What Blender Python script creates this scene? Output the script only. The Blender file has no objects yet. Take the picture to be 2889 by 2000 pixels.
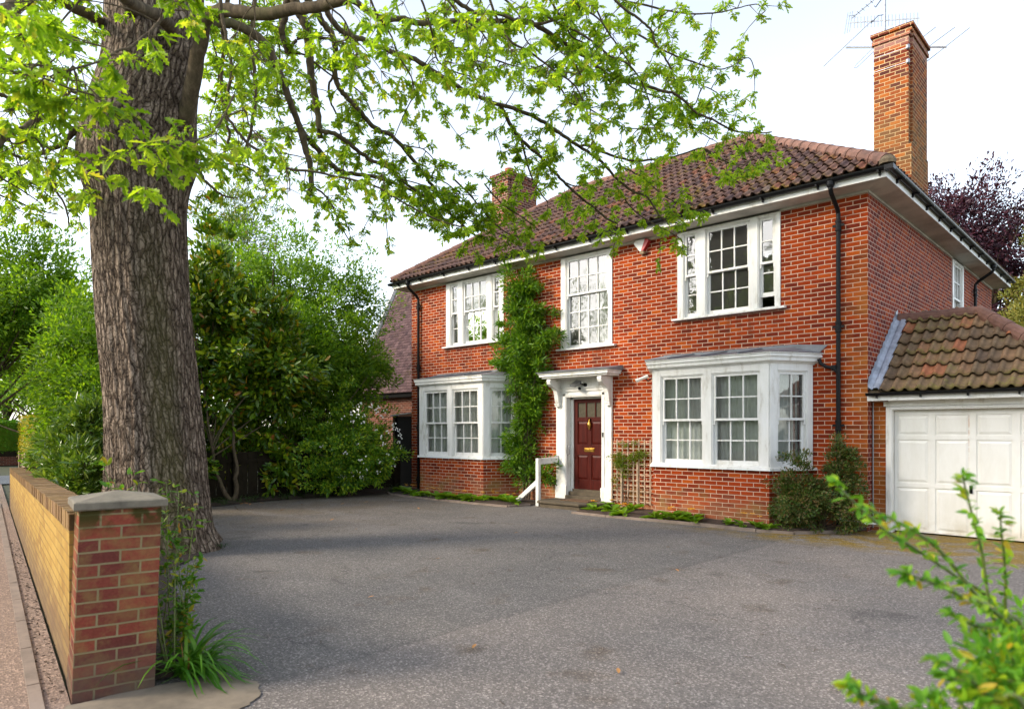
import bpy, math, random
import numpy as np
from mathutils import Vector, Matrix
R = math.radians
random.seed(7)
rng = np.random.default_rng(11)
scene = bpy.context.scene
COL = scene.collection

# ------------------------------------------------------------------ camera
CAM = (3.574, -12.167, 1.62)
cam_data = bpy.data.cameras.new("camera")
cam = bpy.data.objects.new("camera", cam_data)
COL.objects.link(cam)
cam.location = CAM
cam.rotation_euler = (R(90), 0, R(43.36))
cam_data.sensor_width = 36
cam_data.lens = 24.554
cam_data.shift_y = 0.0751
cam_data.clip_start = 0.05
cam_data.clip_end = 3000
cam_data.dof.use_dof = True
cam_data.dof.focus_distance = 12.5
cam_data.dof.aperture_fstop = 2.5
scene.camera = cam

# ------------------------------------------------------------------ daylight
SUN_EL, SUN_AZ = R(30), math.atan2(-0.55, -0.835)   # direction (x, y) towards the sun
sun_dir = Vector((math.cos(SUN_EL) * math.sin(SUN_AZ), math.cos(SUN_EL) * math.cos(SUN_AZ), math.sin(SUN_EL)))
world = bpy.data.worlds.new("World")
scene.world = world
world.use_nodes = True
wt = world.node_tree
sky = wt.nodes.new("ShaderNodeTexSky")
sky.sky_type = 'NISHITA'
sky.sun_disc = False
sky.sun_elevation = SUN_EL
sky.sun_rotation = SUN_AZ
sky.air_density = 1.0
sky.dust_density = 1.2
sky.ozone_density = 1.0
bg = wt.nodes["Background"]
hsv = wt.nodes.new("ShaderNodeHueSaturation")     # thin white haze over the blue
hsv.inputs["Saturation"].default_value = 0.50
hsv.inputs["Value"].default_value = 0.72
wt.links.new(sky.outputs[0], hsv.inputs["Color"])
wt.links.new(hsv.outputs[0], bg.inputs[0])
bg.inputs[1].default_value = 0.15
sun_data = bpy.data.lights.new("sun", 'SUN')
sun_data.energy = 0.95
sun_data.angle = R(12)
sun_data.color = (1.0, 0.87, 0.68)
sun = bpy.data.objects.new("sun", sun_data)
COL.objects.link(sun)
sun.location = (-20, -40, 30)
sun.rotation_euler = sun_dir.to_track_quat('Z', 'Y').to_euler()
vs = scene.view_settings
vs.view_transform = 'Standard'
vs.look = 'None'
vs.gamma = 1.0
vs.exposure = 2.1

# ------------------------------------------------------------------ material helpers
class NT:
    def __init__(s, name):
        s.m = bpy.data.materials.new(name)
        s.m.use_nodes = True
        s.t = s.m.node_tree
        s.b = s.t.nodes["Principled BSDF"]
        s.out = s.t.nodes["Material Output"]
    def n(s, typ, ins=None, **props):
        nd = s.t.nodes.new("ShaderNode" + typ)
        for k, v in props.items():
            setattr(nd, k, v)
        for k, v in (ins or {}).items():
            s.set(nd.inputs[k], v)
        return nd
    def set(s, sock, v):
        if isinstance(v, bpy.types.NodeSocket):
            s.t.links.new(v, sock)
        elif isinstance(v, (tuple, list)) and sock.type == 'RGBA' and len(v) == 3:
            sock.default_value = (*v, 1)
        else:
            sock.default_value = v
    def bs(s, **k):
        for a, v in k.items():
            s.set(s.b.inputs[a.replace('_', ' ')], v)
        return s
    def ramp(s, fac, stops, interp='LINEAR'):
        nd = s.n("ValToRGB", {"Fac": fac})
        cr = nd.color_ramp
        cr.interpolation = interp
        while len(cr.elements) > 1:
            cr.elements.remove(cr.elements[-1])
        cr.elements[0].position = stops[0][0]
        for p, c in stops[1:]:
            cr.elements.new(p)
        for e, (p, c) in zip(cr.elements, stops):
            c = (c, c, c) if isinstance(c, (int, float)) else c
            e.color = (*c, 1)
        return nd.outputs[0]
    def mix(s, fac, a, b, mode='MIX'):
        nd = s.n("Mix", data_type='RGBA', blend_type=mode)
        s.set(nd.inputs[0], fac); s.set(nd.inputs[6], a); s.set(nd.inputs[7], b)
        return nd.outputs[2]
    def math(s, op, a, b=0.0, c=0.0, clamp=False):
        nd = s.n("Math", operation=op, use_clamp=clamp)
        s.set(nd.inputs[0], a); s.set(nd.inputs[1], b); s.set(nd.inputs[2], c)
        return nd.outputs[0]
    def noise(s, vec, scale, detail=3.0, rough=0.55, dist=0.0):
        return s.n("TexNoise", {"Vector": vec, "Scale": scale, "Detail": detail, "Roughness": rough, "Distortion": dist}).outputs[0]
    def uv(s): return s.n("UVMap").outputs[0]
    def pos(s): return s.n("NewGeometry").outputs["Position"]
    def mapv(s, vec, scale=(1, 1, 1), loc=(0, 0, 0)):
        return s.n("Mapping", {"Vector": vec, "Scale": scale, "Location": loc}).outputs[0]
    def sep(s, vec): return s.n("SeparateXYZ", {0: vec}).outputs
    def bump(s, h, strength=0.5, dist=0.01):
        nd = s.n("Bump", {"Height": h, "Strength": strength, "Distance": dist})
        s.set(s.b.inputs["Normal"], nd.outputs[0])
        return nd.outputs[0]

def mr(t, v, a, b, c=0.0, d=1.0):
    nd = t.n("MapRange", {0: v, 1: a, 2: b, 3: c, 4: d}, clamp=True)
    return nd.outputs[0]

def mat_brick(name, stops, mortar, stain_shade=None, w=0.225, offset=0.5, msize=0.0062, dirt=0.5):
    t = NT(name)
    uv = t.uv()
    wob = t.n("TexNoise", {"Vector": uv, "Scale": 6.0, "Detail": 2.0}).outputs[1]
    wv = t.n("VectorMath", {0: wob, 1: (0.5, 0.5, 0.5)}, operation='SUBTRACT').outputs[0]
    wv = t.n("VectorMath", {0: wv, 3: 0.008}, operation='SCALE').outputs[0]
    v = t.n("VectorMath", {0: uv, 1: wv}, operation='ADD').outputs[0]
    br = t.n("TexBrick", {"Vector": v, "Scale": 1.0, "Mortar Size": msize, "Mortar Smooth": 0.15, "Bias": 0.0,
                          "Brick Width": w, "Row Height": 0.075, "Color1": (0, 0, 0), "Color2": (1, 1, 1), "Mortar": (0.5, 0.5, 0.5)}, offset=offset)
    col = t.ramp(br.outputs[0], stops)
    n1 = t.noise(uv, 55, 4, 0.7)
    col = t.mix(0.55, col, t.ramp(n1, [(0.25, 0.35), (0.75, 1.0)]), 'MULTIPLY')
    n2 = t.noise(uv, 0.9, 4, 0.65)
    col = t.mix(dirt, col, t.ramp(n2, [(0.3, 0.55), (0.65, 1.1)]), 'MULTIPLY')
    mcol = t.mix(0.6, mortar, t.ramp(t.noise(uv, 3, 4), [(0.3, 0.5), (0.7, 1.0)]), 'MULTIPLY')
    c = t.mix(br.outputs[1], col, mcol)
    if stain_shade: c = stain_shade(t, c, uv)
    h = t.math('SUBTRACT', t.math('MULTIPLY', n1, 0.25), br.outputs[1])
    t.bump(h, 0.7, 0.008)
    t.bs(Base_Color=c, Roughness=0.95)
    t.b.inputs["Specular IOR Level"].default_value = 0.08
    return t.m

def st_front(t, c, uv, edgey=True):
    u, z, _ = t.sep(uv)
    n = t.noise(uv, 2.2, 5, 0.7)
    low = t.math('MULTIPLY', mr(t, z, 0.62, 0.12), mr(t, n, 0.35, 0.6))
    c = t.mix(t.math('MULTIPLY', low, 0.62), c, (0.33, 0.20, 0.11))
    grn = t.math('MULTIPLY', t.math('MULTIPLY', mr(t, z, 0.75, 0.3), mr(t, z, 0.05, 0.3)), mr(t, t.noise(uv, 1.4, 3), 0.52, 0.66))
    c = t.mix(t.math('MULTIPLY', grn, 0.5), c, (0.24, 0.20, 0.06))
    if not edgey: return c
    edge = t.math('MULTIPLY', mr(t, u, -0.45, -0.05), mr(t, t.noise(uv, 1.7, 3), 0.36, 0.56))
    edge = t.math('MULTIPLY', edge, mr(t, z, 5.0, 3.6))
    c = t.mix(t.math('MULTIPLY', edge, 0.5), c, (0.40, 0.17, 0.035))
    run = t.noise(t.mapv(uv, (7, 0.8, 1)), 1.0, 4, 0.6)
    for u0, u1, zs in ((-10.35, -8.1, 3.8), (-6.45, -4.95, 3.42), (-3.5, -1.4, 3.78)):     # rain run-off under the sills
        k = t.math('MULTIPLY', t.math('MULTIPLY', mr(t, u, u0 - .05, u0 + .1), mr(t, u, u1 + .05, u1 - .1)), t.math('MULTIPLY', mr(t, z, zs - .8, zs), t.math('LESS_THAN', z, zs)))
        c = t.mix(t.math('MULTIPLY', t.math('MULTIPLY', k, mr(t, run, .42, .62)), .6), c, (0.085, 0.032, 0.020))
    return c

st_bay = lambda t, c, uv: st_front(t, c, uv, False)
RED = [(0.0, (0.18, 0.028, 0.016)), (0.2, (0.26, 0.036, 0.014)), (0.5, (0.355, 0.047, 0.012)), (0.85, (0.44, 0.062, 0.013)), (1.0, (0.54, 0.105, 0.016))]
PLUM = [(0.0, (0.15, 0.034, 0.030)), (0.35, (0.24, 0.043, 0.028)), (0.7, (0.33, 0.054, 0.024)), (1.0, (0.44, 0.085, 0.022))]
CHIM = [(0.0, (0.11, 0.036, 0.034)), (0.4, (0.23, 0.048, 0.024)), (0.75, (0.34, 0.070, 0.022)), (1.0, (0.50, 0.14, 0.03))]
CHIML = [(0.0, (0.085, 0.035, 0.036)), (0.6, (0.16, 0.052, 0.042)), (1.0, (0.28, 0.085, 0.045))]
def st_chim(t, c, uv):
    u, z, _ = t.sep(uv)
    k = t.math('MULTIPLY', mr(t, z, 8.9, 7.7), mr(t, t.noise(uv, 1.8, 3), 0.3, 0.55))
    c = t.mix(t.math('MULTIPLY', k, 0.38), c, (0.22, 0.15, 0.05))
    k2 = t.math('MULTIPLY', mr(t, z, 9.15, 9.25), mr(t, z, 9.45, 9.3))
    return t.mix(t.math('MULTIPLY', k2, 0.3), c, (0.55, 0.40, 0.36))
def st_shade_wall(t, c, uv):
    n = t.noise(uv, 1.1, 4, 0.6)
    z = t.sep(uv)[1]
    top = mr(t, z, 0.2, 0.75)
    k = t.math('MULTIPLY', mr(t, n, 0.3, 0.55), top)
    c = t.mix(t.math('MULTIPLY', k, 0.45), c, (0.52, 0.33, 0.085))  # warm sun glow on the upper courses, mixed into the brick colour
    return t.mix(t.math('MULTIPLY', t.math('MULTIPLY', mr(t, z, 0.55, 0.12), mr(t, n, 0.2, 0.5)), 0.75), c, (0.17, 0.12, 0.085))  # painted shade gradient plus grey-brown dirt towards the foot
def st_pier(t, c, uv):
    n = t.noise(uv, 4.5, 5, 0.7)
    z = t.sep(uv)[1]
    c = t.mix(t.math('MULTIPLY', mr(t, n, 0.45, 0.68), 0.55), c, (0.27, 0.20, 0.07))
    moss = t.math('MULTIPLY', mr(t, z, 0.98, 1.10), mr(t, t.noise(uv, 7, 4), 0.42, 0.52))
    c = t.mix(t.math('MULTIPLY', moss, 0.9), c, (0.045, 0.045, 0.012))
    low = t.math('MULTIPLY', mr(t, z, 0.34, 0.05), mr(t, t.noise(uv, 3, 3), 0.25, 0.5))
    return t.mix(t.math('MULTIPLY', low, 0.8), c, (0.11, 0.085, 0.065))

M = {}
M['brick'] = mat_brick("red_brick", RED, (0.68, 0.49, 0.35), st_front)
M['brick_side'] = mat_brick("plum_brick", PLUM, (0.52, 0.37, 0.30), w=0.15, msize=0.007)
M['brick_bay'] = mat_brick("bay_brick", RED, (0.66, 0.48, 0.35), st_bay)
M['brick_chim'] = mat_brick("chimney_brick", CHIM, (0.58, 0.40, 0.22), st_chim, w=0.19, msize=0.007)
M['brick_chim_l'] = mat_brick("dark_chimney_brick", CHIML, (0.46, 0.34, 0.24), None, w=0.17, msize=0.007)
M['brick_wall'] = mat_brick("garden_wall_brick", [(0, (0.34, 0.19, 0.07)), (0.5, (0.45, 0.28, 0.085)), (1, (0.54, 0.36, 0.12))], (0.22, 0.15, 0.075), st_shade_wall, dirt=0.35)
M['brick_pier'] = mat_brick("pier_brick", [(0, (0.17, 0.05, 0.04)), (0.5, (0.26, 0.065, 0.045)), (1, (0.34, 0.08, 0.05))], (0.30, 0.235, 0.13), st_pier, msize=0.0065)
M['brick_dark'] = mat_brick("old_brick", [(0, (0.10, 0.04, 0.03)), (1, (0.22, 0.07, 0.045))], (0.28, 0.21, 0.16))

def mat_plain(name, col, rough=0.6, var=0.25, scale=6.0, bump=0.0, metal=0.0, spec=0.5, dirtcol=None):
    t = NT(name)
    p = t.pos()
    n = t.noise(p, scale, 5, 0.65)
    dk = tuple(x * (1 - var) for x in col) if dirtcol is None else dirtcol
    c = t.ramp(n, [(0.3, dk), (0.6, col)])
    t.bs(Base_Color=c, Roughness=rough, Metallic=metal)
    t.b.inputs["Specular IOR Level"].default_value = spec
    if bump: t.bump(t.noise(p, scale * 6, 4), bump, 0.005)
    return t.m
def mat_paint():
    t = NT("white_paint")
    p = t.pos()
    n = t.noise(t.mapv(p, (3, 3, 0.8)), 2.0, 6, 0.7)
    c = t.ramp(n, [(0.32, (0.54, 0.51, 0.45)), (0.44, (0.74, 0.73, 0.69)), (0.7, (0.82, 0.81, 0.79))])
    t.bs(Base_Color=c, Roughness=0.42)
    t.bump(t.noise(p, 30, 4), 0.08, 0.004)
    return t.m
M['white'] = mat_paint()
M['soffit'] = mat_plain("soffit_paint", (0.62, 0.58, 0.52), 0.6, 0.45, 1.6, 0.1)
def mat_garage():
    t = NT("garage_door_paint"); p = t.pos(); x, y, z = t.sep(p)
    n = t.noise(t.mapv(p, (2.5, 2.5, .8)), 1.5, 5, .65)
    c = t.ramp(n, [(.3, (.70, .68, .62)), (.6, (.79, .775, .73))])
    c = t.mix(t.math('MULTIPLY', mr(t, z, .35, .0), mr(t, t.noise(p, 5, 4), .35, .6)), c, (.55, .50, .40))
    xs = t.math('ABSOLUTE', t.math('SUBTRACT', t.math('ADD', x, t.math('MULTIPLY', t.noise(p, 9, 3), .02)), 1.345))
    k = t.math('MULTIPLY', mr(t, xs, .014, .004), t.math('MULTIPLY', mr(t, z, 1.1, 1.7), mr(t, t.noise(t.mapv(p, (1, 1, 3)), 4, 3), .40, .55)))
    c = t.mix(t.math('MULTIPLY', k, .55), c, (.50, .26, .14))
    t.bs(Base_Color=c, Roughness=.45); t.bump(t.noise(p, 40, 3), .05, .003)
    return t.m
M['garage_white'] = mat_garage()
M['black'] = mat_plain("black_gloss_paint", (0.008, 0.008, 0.009), 0.4, 0.4, 5, spec=0.2)
M['lead'] = mat_plain("lead_sheet", (0.20, 0.21, 0.23), 0.5, 0.45, 3, 0.2)
M['lead_pale'] = mat_plain("weathered_lead", (0.42, 0.45, 0.52), 0.5, 0.5, 5, 0.2)
M['stone'] = mat_plain("doorstep_stone", (0.105, 0.080, 0.050), 0.85, 0.4, 5, 0.4)
M['cap'] = mat_plain("concrete_coping", (0.195, 0.168, 0.125), 0.9, 0.45, 7, 0.5)
M['conc'] = mat_plain("concrete", (0.23, 0.185, 0.135), 0.92, 0.5, 3, 0.8)
M['kerb'] = mat_plain("kerb_concrete", (0.26, 0.20, 0.16), 0.92, 0.4, 4, 0.5)
M['brass'] = mat_plain("brass", (0.62, 0.36, 0.07), 0.3, 0.3, 20, 0, 0.9)
M['steel'] = mat_plain("grey_metal", (0.35, 0.36, 0.38), 0.4, 0.3, 10, 0, 0.8)
M['soil'] = mat_plain("garden_soil", (0.055, 0.034, 0.022), 0.95, 0.6, 9, 1.0)
M['trellis'] = mat_plain("grey_brown_wood", (0.46, 0.34, 0.24), 0.8, 0.4, 12, 0.2)
M['darkwood'] = mat_plain("dark_fence_wood", (0.026, 0.020, 0.012), 0.9, 0.5, 5, 0.3, spec=0.1)
M['palewood'] = mat_plain("pale_fence_wood", (0.34, 0.25, 0.15), 0.85, 0.4, 4, 0.3)
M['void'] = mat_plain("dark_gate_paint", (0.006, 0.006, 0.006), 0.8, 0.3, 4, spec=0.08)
M['room'] = mat_plain("room_plaster", (0.40, 0.38, 0.32), 0.9, 0.2, 1)
M['net'] = mat_plain("net_curtain_cloth", (0.66, 0.66, 0.63), 0.95, 0.25, 3)
M['greenc'] = mat_plain("pale_green_curtain_cloth", (0.46, 0.48, 0.38), 0.95, 0.25, 3)
M['redc'] = mat_plain("dusky_red_curtain_cloth", (0.20, 0.05, 0.045), 0.95, 0.3, 3)
M['redpl'] = mat_plain("red_plastic", (0.45, 0.02, 0.02), 0.4, 0.1, 3)
M['whitepl'] = mat_plain("white_plastic", (0.78, 0.76, 0.72), 0.4, 0.1, 3)
M['terra'] = mat_plain("terracotta", (0.42, 0.15, 0.07), 0.85, 0.4, 6, 0.3)
M['render'] = mat_plain("white_render", (0.78, 0.78, 0.76), 0.85, 0.15, 2)
M['mat'] = mat_plain("coir_mat", (0.13, 0.07, 0.035), 0.95, 0.4, 30, 0.6)
M['mort'] = mat_plain("ridge_mortar", (0.19, 0.14, 0.085), 0.95, 0.5, 12, 0.6)

def mat_door():
    t = NT("mahogany_varnish")
    p = t.mapv(t.pos(), (22, 22, 1.6))
    n = t.noise(p, 1.6, 5, 0.6, 0.6)
    t.bs(Base_Color=t.ramp(n, [(0.3, (0.038, 0.0045, 0.003)), (0.7, (0.080, 0.009, 0.005))]), Roughness=0.45)
    t.b.inputs['Specular IOR Level'].default_value = 0.15
    return t.m
M['door'] = mat_door()

def mat_tile(name, stops, moss, mossamt, seed=0.0):
    t = NT(name)
    uv = t.uv()
    u, v, _ = t.sep(uv)
    fl = t.n("CombineXYZ", {0: t.math('FLOOR', u), 1: t.math('FLOOR', v), 2: seed}).outputs[0]
    wn = t.n("TexWhiteNoise", {0: fl}, noise_dimensions='3D').outputs[0]
    c = t.ramp(wn, stops)
    p = t.pos()
    n = t.noise(p, 14, 5, 0.7)
    c = t.mix(0.6, c, t.ramp(n, [(0.3, 0.4), (0.7, 1.15)]), 'MULTIPLY')
    big = t.noise(p, 1.1, 4, 0.6)
    fine = t.noise(p, 9, 5, 0.75)
    fr = t.math('FRACT', v)
    low = mr(t, fr, 0.5, 0.05)
    mk = t.math('MULTIPLY', mr(t, big, 0.50, 0.64), mr(t, t.math('ADD', fine, t.math('MULTIPLY', low, 0.12)), 0.52, 0.62))
    c = t.mix(t.math('MULTIPLY', mk, mossamt), c, moss)
    lich = mr(t, t.noise(p, 26, 2), 0.68, 0.73)
    c = t.mix(t.math('MULTIPLY', lich, 0.35), c, (0.42, 0.36, 0.24))
    t.bs(Base_Color=c, Roughness=0.85)
    t.b.inputs["Specular IOR Level"].default_value = 0.3
    t.bump(t.math('ADD', n, t.math('MULTIPLY', mk, 1.2)), 0.35, 0.008)
    return t.m
M['tile'] = mat_tile("plum_clay_tile", [(0, (0.095, 0.060, 0.058)), (0.35, (0.145, 0.082, 0.070)), (0.7, (0.185, 0.110, 0.085)), (0.92, (0.25, 0.100, 0.060)), (1, (0.22, 0.165, 0.13))], (0.22, 0.155, 0.02), 0.8)
M['tile_g'] = mat_tile("mossy_clay_tile", [(0, (0.14, 0.092, 0.060)), (0.45, (0.23, 0.150, 0.080)), (0.8, (0.27, 0.150, 0.080)), (1, (0.42, 0.14, 0.065))], (0.20, 0.165, 0.045), 0.8, 3.0)
M['tile_n'] = mat_tile("purple_plain_tile", [(0, (0.060, 0.034, 0.040)), (0.5, (0.10, 0.054, 0.060)), (1, (0.15, 0.090, 0.095))], (0.12, 0.085, 0.015), 0.5, 5.0)
M['ridge'] = mat_plain("ridge_tile_clay", (0.21, 0.105, 0.075), 0.85, 0.55, 5, 0.5)

def mat_glass():
    t = NT("old_window_glass")
    fr = t.n("Fresnel", {"IOR": 1.52}).outputs[0]
    bmp = t.n("Bump", {"Height": t.noise(t.pos(), 3.5, 2), "Strength": 0.12, "Distance": 0.02}).outputs[0]
    gl = t.n("BsdfGlossy", {"Color": (1, 1, 1), "Roughness": 0.02, "Normal": bmp})
    tr = t.n("BsdfTransparent", {"Color": (0.86, 0.9, 0.88)})
    df = t.n("BsdfDiffuse", {"Color": (0.5, 0.5, 0.46)})
    dm = t.n("MixShader", {0: 0.07, 1: tr.outputs[0], 2: df.outputs[0]})     # dust-like grey haze mixed in to brighten the black panes
    mx = t.n("MixShader", {0: t.math('ADD', t.math('MULTIPLY', fr, 1.5), 0.05), 1: dm.outputs[0], 2: gl.outputs[0]})
    t.t.links.new(mx.outputs[0], t.out.inputs[0])
    return t.m
M['glass'] = mat_glass()

def mat_asphalt(name, base, warm, seam=False, chips=0.5):
    t = NT(name)
    p = t.pos()
    vor = t.n("TexVoronoi", {"Vector": p, "Scale": 85.0}).outputs
    sp = t.ramp(t.sep(vor[1])[0], [(0.0, 0.45), (0.6, 0.9), (0.84, 1.25), (0.94, 2.5)])
    big = t.noise(p, 0.35, 5, 0.6)
    c = t.mix(mr(t, big, 0.38, 0.62), base, warm)
    x, y, z = t.sep(p)
    if seam:
        n = t.noise(p, 0.8, 4, 0.65)
        k = t.math('MULTIPLY', mr(t, x, -5.5, -9.5), mr(t, n, 0.3, 0.55))
        c = t.mix(t.math('MULTIPLY', k, 0.7), c, (0.125, 0.095, 0.06))
        xs = t.math('ADD', x, t.math('MULTIPLY', t.math('SUBTRACT', n, 0.5), 0.25))
        c = t.mix(mr(t, xs, -0.72, -0.60), c, t.mix(1.0, c, (1.2, 1.16, 1.14), 'MULTIPLY'))
        ln = t.math('MULTIPLY', mr(t, xs, -0.73, -0.68), mr(t, xs, -0.62, -0.66))
        c = t.mix(t.math('MULTIPLY', ln, 0.22), c, (0.05, 0.046, 0.042))
        moss = t.math('MULTIPLY', t.math('MULTIPLY', mr(t, y, -2.15, -1.55), mr(t, x, -3.4, -0.9)), mr(t, t.noise(p, 2.6, 5, 0.7), 0.40, 0.55))
        mossg = t.math('MULTIPLY', t.math('MULTIPLY', mr(t, y, -1.15, -0.55), mr(t, x, -1.2, -0.3)), mr(t, t.noise(p, 2.6, 5, 0.7), 0.36, 0.5))
        c = t.mix(t.math('MULTIPLY', t.math('MAXIMUM', moss, mossg), 0.9), c, (0.21, 0.13, 0.008))
        st = mr(t, t.noise(t.mapv(p, (1, 1, 1), (7, 3, 0)), 1.5, 4, 0.6), 0.60, 0.72)
        c = t.mix(t.math('MULTIPLY', st, 0.7), c, (0.095, 0.068, 0.045))
        worn = t.math('MULTIPLY', mr(t, t.noise(t.mapv(p, (0.5, 1.6, 1), (2, 9, 0)), 0.9, 5, 0.65), 0.52, 0.68), 0.45)
        c = t.mix(worn, c, (0.185, 0.170, 0.160))
        oil = mr(t, t.noise(t.mapv(p, (1, 1, 1), (17, 5, 0)), 1.1, 3, 0.5), 0.64, 0.74)
        c = t.mix(t.math('MULTIPLY', oil, 0.55), c, (0.05, 0.046, 0.042))
        wn = t.n("TexNoise", {"Vector": p, "Scale": 1.3, "Detail": 5.0, "Roughness": 0.7}).outputs[1]
        cp = t.n("VectorMath", {0: p, 1: t.n("VectorMath", {0: wn, 3: 0.9}, operation='SCALE').outputs[0]}, operation='ADD').outputs[0]
        ce = t.n("TexVoronoi", {"Vector": cp, "Scale": 0.42}, feature='DISTANCE_TO_EDGE').outputs[0]
        ck = t.math('MULTIPLY', mr(t, ce, 0.009, 0.003), mr(t, t.noise(t.mapv(p, (1, 1, 1), (3, 1, 0)), 0.5, 2), 0.5, 0.58))
        c = t.mix(t.math('MULTIPLY', ck, 0.35), c, (0.035, 0.032, 0.03))
    c = t.mix(chips, c, t.mix(1.0, c, sp, 'MULTIPLY'))
    fine = t.noise(p, 45, 4, 0.8)
    c = t.mix(0.7, c, t.ramp(fine, [(0.3, 0.5), (0.7, 1.4)]), 'MULTIPLY')
    t.bs(Base_Color=c, Roughness=0.88)
    t.b.inputs["Specular IOR Level"].default_value = 0.3
    t.bump(t.math('ADD', vor[0], t.math('MULTIPLY', fine, 0.8)), 0.8, 0.006)
    return t.m
M['drive'] = mat_asphalt("driveway_asphalt", (0.124, 0.115, 0.110), (0.172, 0.153, 0.139), True, 0.6)
M['pave'] = mat_asphalt("pavement_asphalt", (0.25, 0.175, 0.135), (0.30, 0.215, 0.165), False, 0.5)
M['road'] = mat_asphalt("road_asphalt", (0.11, 0.12, 0.135), (0.13, 0.14, 0.15), False, 0.4)
M['ground'] = mat_plain("rough_grass_soil", (0.05, 0.055, 0.02), 0.95, 0.5, 3, 0.6)

def mat_leaf(name, stops, trans=0.4, rough=0.5, tcol=1.5, spec=0.35):
    t = NT(name)
    rnd = t.n("NewGeometry").outputs["Random Per Island"]
    c = t.ramp(rnd, stops)
    n = t.noise(t.pos(), 0.9, 2)
    c = t.mix(0.5, c, t.ramp(n, [(0.35, 0.65), (0.65, 1.15)]), 'MULTIPLY')
    t.bs(Base_Color=c, Roughness=rough)
    t.b.inputs["Specular IOR Level"].default_value = spec
    tl = t.n("BsdfTranslucent", {"Color": t.mix(1.0, c, (tcol * 1.05, tcol, tcol * 0.45), 'MULTIPLY')})
    mx = t.n("MixShader", {0: trans, 1: t.b.outputs[0], 2: tl.outputs[0]})
    t.t.links.new(mx.outputs[0], t.out.inputs[0])
    return t.m
M['oakleaf'] = mat_leaf("young_oak_leaf", [(0, (0.11, 0.22, 0.012)), (0.45, (0.24, 0.38, 0.018)), (0.88, (0.36, 0.50, 0.03)), (1, (0.42, 0.38, 0.05))], 0.55, 0.5, 1.8)
M['treeleaf'] = mat_leaf("fresh_green_leaf", [(0, (0.07, 0.16, 0.010)), (0.6, (0.14, 0.27, 0.014)), (1, (0.25, 0.38, 0.02))], 0.5, 0.5, 1.6)
M['evergreen'] = mat_leaf("glossy_evergreen_leaf", [(0, (0.035, 0.095, 0.006)), (0.5, (0.10, 0.20, 0.008)), (0.92, (0.30, 0.38, 0.012)), (0.975, (0.42, 0.26, 0.02)), (1, (0.30, 0.09, 0.02))], 0.25, 0.32, 1.3, 0.5)
M['laurel'] = mat_leaf("laurel_leaf", [(0, (0.06, 0.13, 0.012)), (0.6, (0.12, 0.22, 0.02)), (1, (0.26, 0.34, 0.05))], 0.3, 0.3, 1.3, 0.5)
M['choisya'] = mat_leaf("choisya_leaf", [(0, (0.05, 0.14, 0.012)), (0.5, (0.11, 0.25, 0.014)), (0.8, (0.28, 0.42, 0.02)), (1, (0.42, 0.50, 0.03))], 0.35, 0.35, 1.3)
M['climb'] = mat_leaf("climber_leaf", [(0, (0.05, 0.13, 0.008)), (0.6, (0.10, 0.23, 0.010)), (1, (0.24, 0.38, 0.02))], 0.35, 0.4, 1.4)
M['coton'] = mat_leaf("cotoneaster_leaf", [(0, (0.035, 0.075, 0.010)), (0.55, (0.085, 0.145, 0.020)), (0.85, (0.17, 0.125, 0.04)), (1, (0.25, 0.15, 0.06))], 0.25, 0.45, 1.2)
M['trell_leaf'] = mat_leaf("trellis_climber_leaf", [(0, (0.10, 0.18, 0.010)), (1, (0.22, 0.29, 0.02))], 0.4, 0.5, 1.4)
M['hedge'] = mat_leaf("box_hedge_leaf", [(0, (0.06, 0.20, 0.01)), (1, (0.16, 0.42, 0.02))], 0.3, 0.5, 1.2)
M['hedge_y'] = mat_leaf("golden_privet_leaf", [(0, (0.38, 0.33, 0.01)), (1, (0.62, 0.50, 0.03))], 0.3, 0.5, 1.1)
M['purple'] = mat_leaf("copper_beech_leaf", [(0, (0.030, 0.012, 0.022)), (0.7, (0.060, 0.018, 0.035)), (1, (0.13, 0.035, 0.05))], 0.25, 0.45, 1.2)
M['conifer'] = mat_leaf("golden_conifer_leaf", [(0, (0.12, 0.14, 0.02)), (0.6, (0.22, 0.23, 0.04)), (1, (0.38, 0.30, 0.06))], 0.25, 0.6, 1.2)
M['blade'] = mat_leaf("lily_blade", [(0, (0.05, 0.17, 0.012)), (0.7, (0.11, 0.28, 0.02)), (1, (0.20, 0.34, 0.04))], 0.35, 0.4, 1.3)
M['grassb'] = mat_leaf("dark_grass_blade", [(0, (0.025, 0.06, 0.012)), (1, (0.07, 0.13, 0.03))], 0.3, 0.5, 1.2)
M['rose'] = mat_leaf("rose_leaf", [(0, (0.06, 0.17, 0.015)), (0.75, (0.13, 0.28, 0.02)), (0.9, (0.32, 0.33, 0.02)), (1, (0.36, 0.16, 0.03))], 0.4, 0.4, 1.4)
M['fgleaf'] = mat_leaf("bright_bush_leaf", [(0, (0.10, 0.30, 0.03)), (0.6, (0.20, 0.42, 0.03)), (0.9, (0.40, 0.55, 0.02)), (1, (0.55, 0.35, 0.03))], 0.5, 0.5, 1.4)
M['primula_leaf'] = mat_leaf("primula_leaf", [(0, (0.09, 0.22, 0.01)), (1, (0.24, 0.40, 0.02))], 0.35, 0.5, 1.3)
M['petal_y'] = mat_plain("yellow_petal", (0.80, 0.38, 0.015), 0.6, 0.35, 30)
M['petal_w'] = mat_plain("white_petal", (0.82, 0.82, 0.76), 0.6, 0.1, 30)
M['dead'] = mat_plain("dead_leaf", (0.42, 0.20, 0.06), 0.7, 0.4, 20)
M['stemg'] = mat_plain("green_stem", (0.16, 0.20, 0.05), 0.6, 0.3, 10)
M['stemb'] = mat_plain("brown_stem", (0.09, 0.06, 0.035), 0.85, 0.4, 10, 0.4)

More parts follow.
